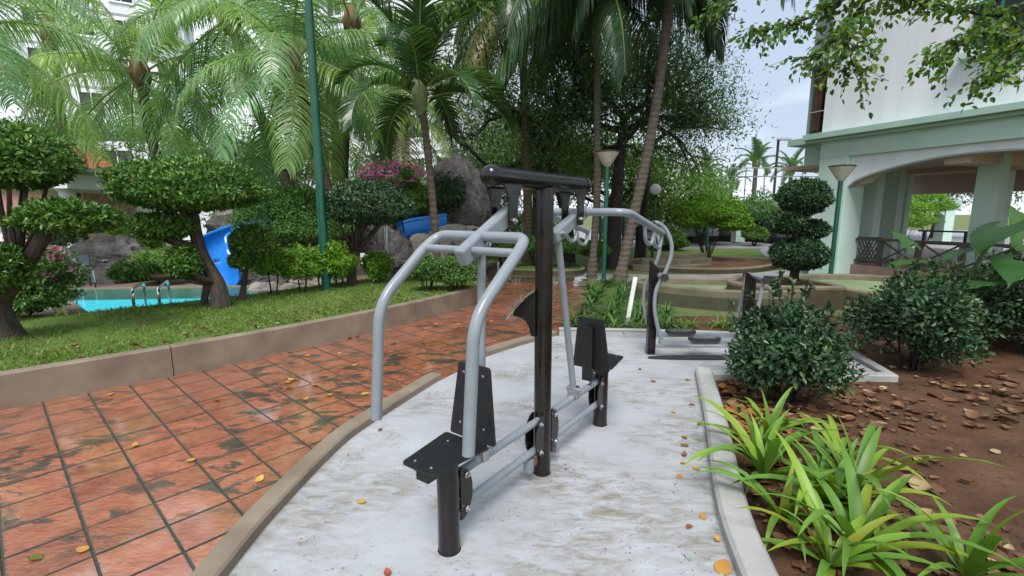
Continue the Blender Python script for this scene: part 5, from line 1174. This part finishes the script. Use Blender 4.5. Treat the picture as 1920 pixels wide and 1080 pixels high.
strap_plant('small strap-leaf plant wedged against the kerb below the others', 1.42, 2.26, 13, .8, 6.0)
strap_plant('strap-leaf plant behind the tall one on bare soil', 2.10, 2.80, 12, .75, 8.4)
strap_plant('strap-leaf plant cut by the bottom edge right of the lowest one', 2.0, 1.84, 14, .8, 11.7)
strap_plant('strap-leaf plant in the middle of the kerbside clump', 1.74, 2.36, 15, .85, 10.3)
strap_plant('strap-leaf plant filling the gap between the lowest one and the kerb', 1.44, 1.90, 14, .8, 9.1)
strap_plant('strap-leaf plant tucked between the kerbside clump and the dark bush', 1.66, 2.95, 12, .7, 12.6)

# liriope clumps round the palm feet
def clump(label, x, y, n, L, seed, z=-.03, mat='leaf_liriope', wd=.02):
    rg = random.Random(seed); t = thing('strap_grass_clump', (x, y, z), label, 'plant', 'dark strap grass clumps beyond the pad'); V = []; F = []
    for i in range(n):
        a = rg.uniform(0, 6.28); l = L * rg.uniform(.6, 1.15); el = R(rg.uniform(45, 88)); p = Vector((rg.gauss(0, .05), rg.gauss(0, .05), 0)); sd = Vector((-math.sin(a), math.cos(a), 0)); b = len(V)
        for k in range(5):
            w = wd * (.8, 1, .9, .6, .05)[k] * .5; V += [p + sd * w, p - sd * w]; el -= R(rg.uniform(14, 30)); p = p + Vector((math.cos(a) * math.cos(el), math.sin(a) * math.cos(el), math.sin(el))) * (l / 4)
        for k in range(4): F.append((b + 2 * k, b + 2 * k + 1, b + 2 * k + 3, b + 2 * k + 2))
    link('foliage', arrmesh('foliage', [list(v) for v in V], F, M[mat]), t)
rows = [(.95, 6.5), (1.35, 6.35), (1.75, 6.3), (2.15, 6.45), (2.55, 6.5), (2.95, 6.6), (3.35, 6.6), (3.75, 6.5), (1.1, 7.1), (1.5, 7.0), (1.95, 7.05), (2.4, 7.1), (1.35, 7.8), (1.75, 7.7), (2.15, 7.7), (1.5, 8.5), (1.95, 8.4), (1.7, 9.2), (2.1, 9.1), (2.4, 9.9), (1.75, 9.9), (2.2, 10.5)]
ROWN = ['front'] * 8 + ['second'] * 4 + ['third'] * 3 + ['fourth'] * 2 + ['fifth'] * 2 + ['sixth'] * 2 + ['last']; ORD = ('first', 'second', 'third', 'fourth', 'fifth', 'sixth', 'seventh', 'eighth'); rank = {}
for i, (x, y) in enumerate(rows):
    rank[i] = ORD[sum(1 for j, q in enumerate(rows) if ROWN[j] == ROWN[i] and q[0] < x)]
    fl = y > 6.4 and x > 2.3 and y < 6.7
    clump(('low light green strap grass clump, %s from the red path in the front row' if fl else 'dark strap grass clump, %s from the red path in the ' + ROWN[i] + ' row behind the pad') % rank[i], x + random.uniform(-.08, .08), y + random.uniform(-.08, .08), 60 if not fl else 36, .52 if not fl else .34, i, mat='leaf_liriope' if not fl else 'leaf_strap')
for i, (x, y, lb) in enumerate([(4.35, 10.4, 'spiky grass tuft at the drive edge behind the golf strip'), (5.1, 10.5, 'small grass tuft on the drive edge left of the right machine post'), (5.75, 10.6, 'yellowish grass tuft at the drive edge near the ball topiary')]):
    clump(lb, x, y, 50, .42, 90 + i, mat='leaf_strap')

# elephant ears
def taro_mesh():
    V = []; F = []; X = [-.30, -.26, -.20, -.13, -.06, 0, .07, .14, .21, .28, .35, .42, .49, .56, .62, .68, .74]
    Wd = [.10, .20, .27, .31, .335, .345, .345, .335, .315, .29, .26, .225, .185, .14, .10, .055, .004]; cols = (-1, -.75, -.5, -.25, 0, .25, .5, .75, 1)
    for i, (x, w) in enumerate(zip(X, Wd)):
        for v in cols:
            gap = .10 * (-x / .3) if x < 0 else 0
            yy = v * w * (1 + (.05 if i % 2 else -.04) * (abs(v) > .9)) + (math.copysign(gap, v) if v else 0)
            if x < 0 and v == 0: xx = -.02 + x * .12
            else: xx = x - .10 * abs(v) * (1 if x > -.2 else .3)
            z = .10 * abs(yy) - .42 * yy * yy - .36 * max(0, xx) ** 2 - .2 * min(0, xx) ** 2 + (.010 if i % 2 else -.010) * min(1, abs(v) * 2)
            V.append((xx, yy, z))
    n = len(cols)
    for i in range(len(X) - 1):
        for k in range(n - 1):
            if X[i] < -.01 and k in (3, 4): continue
            F.append((i * n + k, i * n + k + 1, (i + 1) * n + k + 1, (i + 1) * n + k))
    b = len(V); V += [(.0, 0, .012), (.0, .008, 0), (.0, -.008, 0), (.70, 0, -.17)]
    me = bpy.data.meshes.new('taro_leaf'); me.from_pydata(V[:b], [], F); me.materials.append(M['leaf_taro']); me.polygons.foreach_set('use_smooth', [True] * len(me.polygons)); return me
TM = taro_mesh()
def taro(label, base, lv):
    t = thing('elephant_ear_plant', base, label, 'plant', 'elephant ear plants'); b = Vector(base)
    for (p, az, pitch, sc, tint) in lv:
        p = Vector(p); mm = MB(); mm.tube(spline([b, b.lerp(p, .55) + Vector((0, 0, .12)), p], 5), [.028, .02, .012], 8); st_ = mm.build('stalk', M['palm_green_stem'], t)
        o = link('leaf', TM, t); o.location = p - b; o.rotation_euler = (random.uniform(-.2, .2), pitch, az); o.scale = (sc, sc, sc); o.color = (*tint, 1)
taro('elephant ear plant with huge ribbed leaves above the dark bushes', (5.35, 5.75, 0), [(at(1880, 425, 5.3), R(200), R(22), .80, (.26, .38, .34)), (at(1925, 440, 5.5), R(95), R(-68), .62, (.7, .72, .45)), (at(1850, 528, 5.1), R(185), R(4), .72, (.42, .54, .42)), (at(1915, 490, 5.0), R(215), R(15), .7, (.32, .44, .36)), (at(1810, 468, 5.6), R(190), R(12), .55, (.4, .54, .48))])
taro('smaller elephant ear plant left of the huge one', (4.75, 6.0, 0), [(at(1722, 488, 5.7), R(182), R(2), .6, (.55, .62, .42)), (at(1705, 455, 6.0), R(125), R(-45), .42, (.42, .6, .32)), (at(1800, 545, 5.4), R(190), R(8), .62, (.42, .54, .42))])

# ------------------------------------------------------------------ fallen leaves
lm = []
for k in range(4):
    n = 7; V = []; F = []; cu = (.6, -.45, .9, .3)[k]
    for i in range(n + 1):
        t = i / n; w = .33 * max(0, math.sin(math.pi * t)) ** .8 * (1.15 - .35 * t) + .004; z = cu * (t - .5) ** 2 * .7
        V += [(t - .5, w, z + .14 * abs(cu)), (t - .5, 0, z), (t - .5, -w, z + .18 * abs(cu))]
    for i in range(n):
        for q in (0, 1): F.append((3 * i + q, 3 * i + q + 1, 3 * i + q + 4, 3 * i + q + 3))
    lm.append((V, F))
lmesh = [arrmesh('fallen_leaf', V, F, M['yellow_leaf'], smooth=True) for V, F in lm]
YL, BR, OR = (1, 1, 1), (.42, .34, .6), (1.0, .62, .5)
def fallen(px, py, sz, tint, label, group, z=.018):
    p = onz(px, py, z); k = random.randrange(4); o = link('fallen_leaf', lmesh[k]); o.location = p; o.rotation_euler = (random.uniform(-.15, .15), random.uniform(-.15, .15), random.uniform(0, 6.28)); o.scale = (sz, sz, sz); o.color = (*tint, 1)
    tag(o, label, 'leaf', group)
GP, GT = 'fallen leaves on the white pad', 'fallen leaves on the red tiles'
fallen(678, 941, .055, YL, 'yellow leaf lying alone on the pad left of the near seat post', GP)
fallen(1356, 1064, .11, (.9, .75, .8), 'large ochre leaf at the bottom of the pad by the pale kerb', GP)
fallen(727, 1076, .05, (.7, .25, .4), 'reddish leaf at the bottom edge of the pad', GP)
fallen(713, 806, .045, BR, 'brown leaf beside the hanging left handle', GP)
fallen(918, 797, .05, BR, 'brown leaf behind the near seat', GP)
fallen(1135, 628, .10, OR, 'orange leaf near the far kerb of the pad', GP); fallen(1175, 628, .09, OR, 'orange leaf at the far kerb left of the striding machine', GP)
for px, py, sz, tt in ((1290, 712, .06, YL), (1297, 758, .05, BR), (1284, 835, .055, BR), (1283, 853, .055, BR), (1281, 868, .045, OR), (1306, 878, .055, YL), (1275, 893, .05, (.9, .7, .7)), (1318, 968, .055, (.9, .8, .8)), (1292, 987, .045, (.5, .25, .4)), (1345, 1012, .045, (.95, .85, 1)), (1262, 772, .05, YL), (1312, 795, .05, BR), (1283, 820, .05, BR), (1225, 715, .06, BR), (1044, 670, .05, YL), (1200, 692, .05, BR)):
    fallen(px, py, sz, tt, 'small curled leaf among those lying along the pale kerb side of the pad', GP)
for px, py, sz, tt, lb in ((208, 738, .07, YL, 'yellow leaf on the red tiles at the foot of the brown kerb'), (253, 836, .06, YL, 'yellow leaf on the red tiles left of the curved tan kerb'), (357, 863, .06, YL, 'pale yellow leaf on the red tiles midway to the tan kerb'), (487, 898, .07, (1.1, 1.2, 1.3), 'pale leaf on the red tiles against the tan kerb'), (66, 1045, .07, (.25, .4, .3), 'dark green leaf low on the red tiles'), (155, 1030, .06, (.9, .8, .8), 'ochre leaf on the red tile joint near the bottom')):
    fallen(px, py, sz, tt, lb, GT, .01)
for i in range(34):
    px, py = random.uniform(380, 1040), random.uniform(575, 760)
    p = onz(px, py, .01)
    if inside((p.x, p.y), path_poly) and not inside((p.x, p.y), pad_poly): fallen(px, py, random.uniform(.05, .085), random.choice((YL, OR, BR, (1.1, 1.2, 1.2))), 'small fallen leaf scattered farther along the red tiles', GT, .01)
rg = random.Random(4); V = []; F = []
def litter(x, y, z, sz):
    v, f = lm[rg.randrange(4)]; mm = Matrix.Rotation(rg.uniform(0, 6.28), 3, 'Z') @ Matrix.Rotation(rg.uniform(-.4, .4), 3, 'X'); b = len(V)
    for q in v: V.append(list(mm @ Vector(q) * sz + Vector((x, y, z)))); 
    for q in f: F.append(tuple(i + b for i in q))
cent = [(rg.uniform(2.6, 6), rg.uniform(3.4, 6.6)) for _ in range(16)] + [(rg.uniform(1.4, 2.1), rg.uniform(1.7, 3.4)) for _ in range(14)] + [(1.75, 3.5)] * 7 + [(2.6, 4.2), (3.0, 4.0), (2.3, 3.3), (4.2, 6.0)] * 2
for i in range(1500):
    if rg.random() < .82: c = rg.choice(cent); x, y = rg.gauss(c[0], .3), rg.gauss(c[1], .3)
    else: x, y = rg.uniform(1.3, 7), rg.uniform(1.4, 7)
    if inside((x, y), pad_poly) or x < 1.05 + .155 + max(0, (y - 1.9) * .33): continue
    litter(x, y, rg.uniform(-.014, .008), rg.uniform(.03, .10) if rg.random() < .9 else rg.uniform(.10, .15))
tag(link('leaf_litter', arrmesh('leaf_litter', V, F, M['dead_leaf'], smooth=True)), 'brown dead leaves littering the soil bed', 'leaves', kind='stuff')
V = []; F = []
for i in range(230):
    c = rg.choice([(1.72, 3.42), (1.86, 3.52), (1.78, 3.3), (2.0, 4.1)]); x, y = rg.gauss(c[0], .13), rg.gauss(c[1], .11)
    if x > 1.15 + (y - 1.9) * .30 + .1 and not inside((x, y), pad_poly): litter(x, y, rg.uniform(-.012, .035), rg.uniform(.04, .10))
tag(link('leaf_litter', arrmesh('orange_leaf_litter', V, F, M['orange_litter'], smooth=True)), 'drift of orange dead leaves between the kerb and the near dark bush', 'leaves', kind='stuff')
V = []; F = []
for i in range(420):
    k = rg.randrange(len(K) - 8); x, y = K[k + 4]; o = abs(rg.gauss(0, .5)) + .15; x -= o * .72; y += o * .68
    if inside((x, y), lawn_poly): litter(x, y, .285 + rg.uniform(0, .02), rg.uniform(.03, .07))
tag(link('leaf_litter', arrmesh('lawn_litter', V, F, M['dead_leaf'], smooth=True)), 'dead leaves caught in the lawn grass', 'leaves', kind='stuff')

# soil crumbs and pebbles
V = []; F = []
for i in range(2600):
    x, y = rg.uniform(1.2, 6.5), 1.5 + 5.2 * rg.random() ** 1.5
    if inside((x, y), pad_poly) or x < 1.05 + .155 + max(0, (y - 1.9) * .33): continue
    s = rg.uniform(.004, .014) if rg.random() < .93 else rg.uniform(.014, .03); b = len(V)
    for d in ((1, 0, 0), (0, 1, 0), (-1, 0, 0), (0, -1, 0), (0, 0, .8), (0, 0, -.5)): V.append([x + d[0] * s * rg.uniform(.6, 1.3), y + d[1] * s * rg.uniform(.6, 1.3), -.018 + d[2] * s * rg.uniform(.6, 1.2)])
    for k in range(4): F += [(b + k, b + (k + 1) % 4, b + 4), (b + (k + 1) % 4, b + k, b + 5)]
tag(link('soil_crumbs', arrmesh('soil_crumbs', V, F, M['soil'])), 'loose clods and pebbles strewn over the brown soil bed', 'soil', kind='stuff')
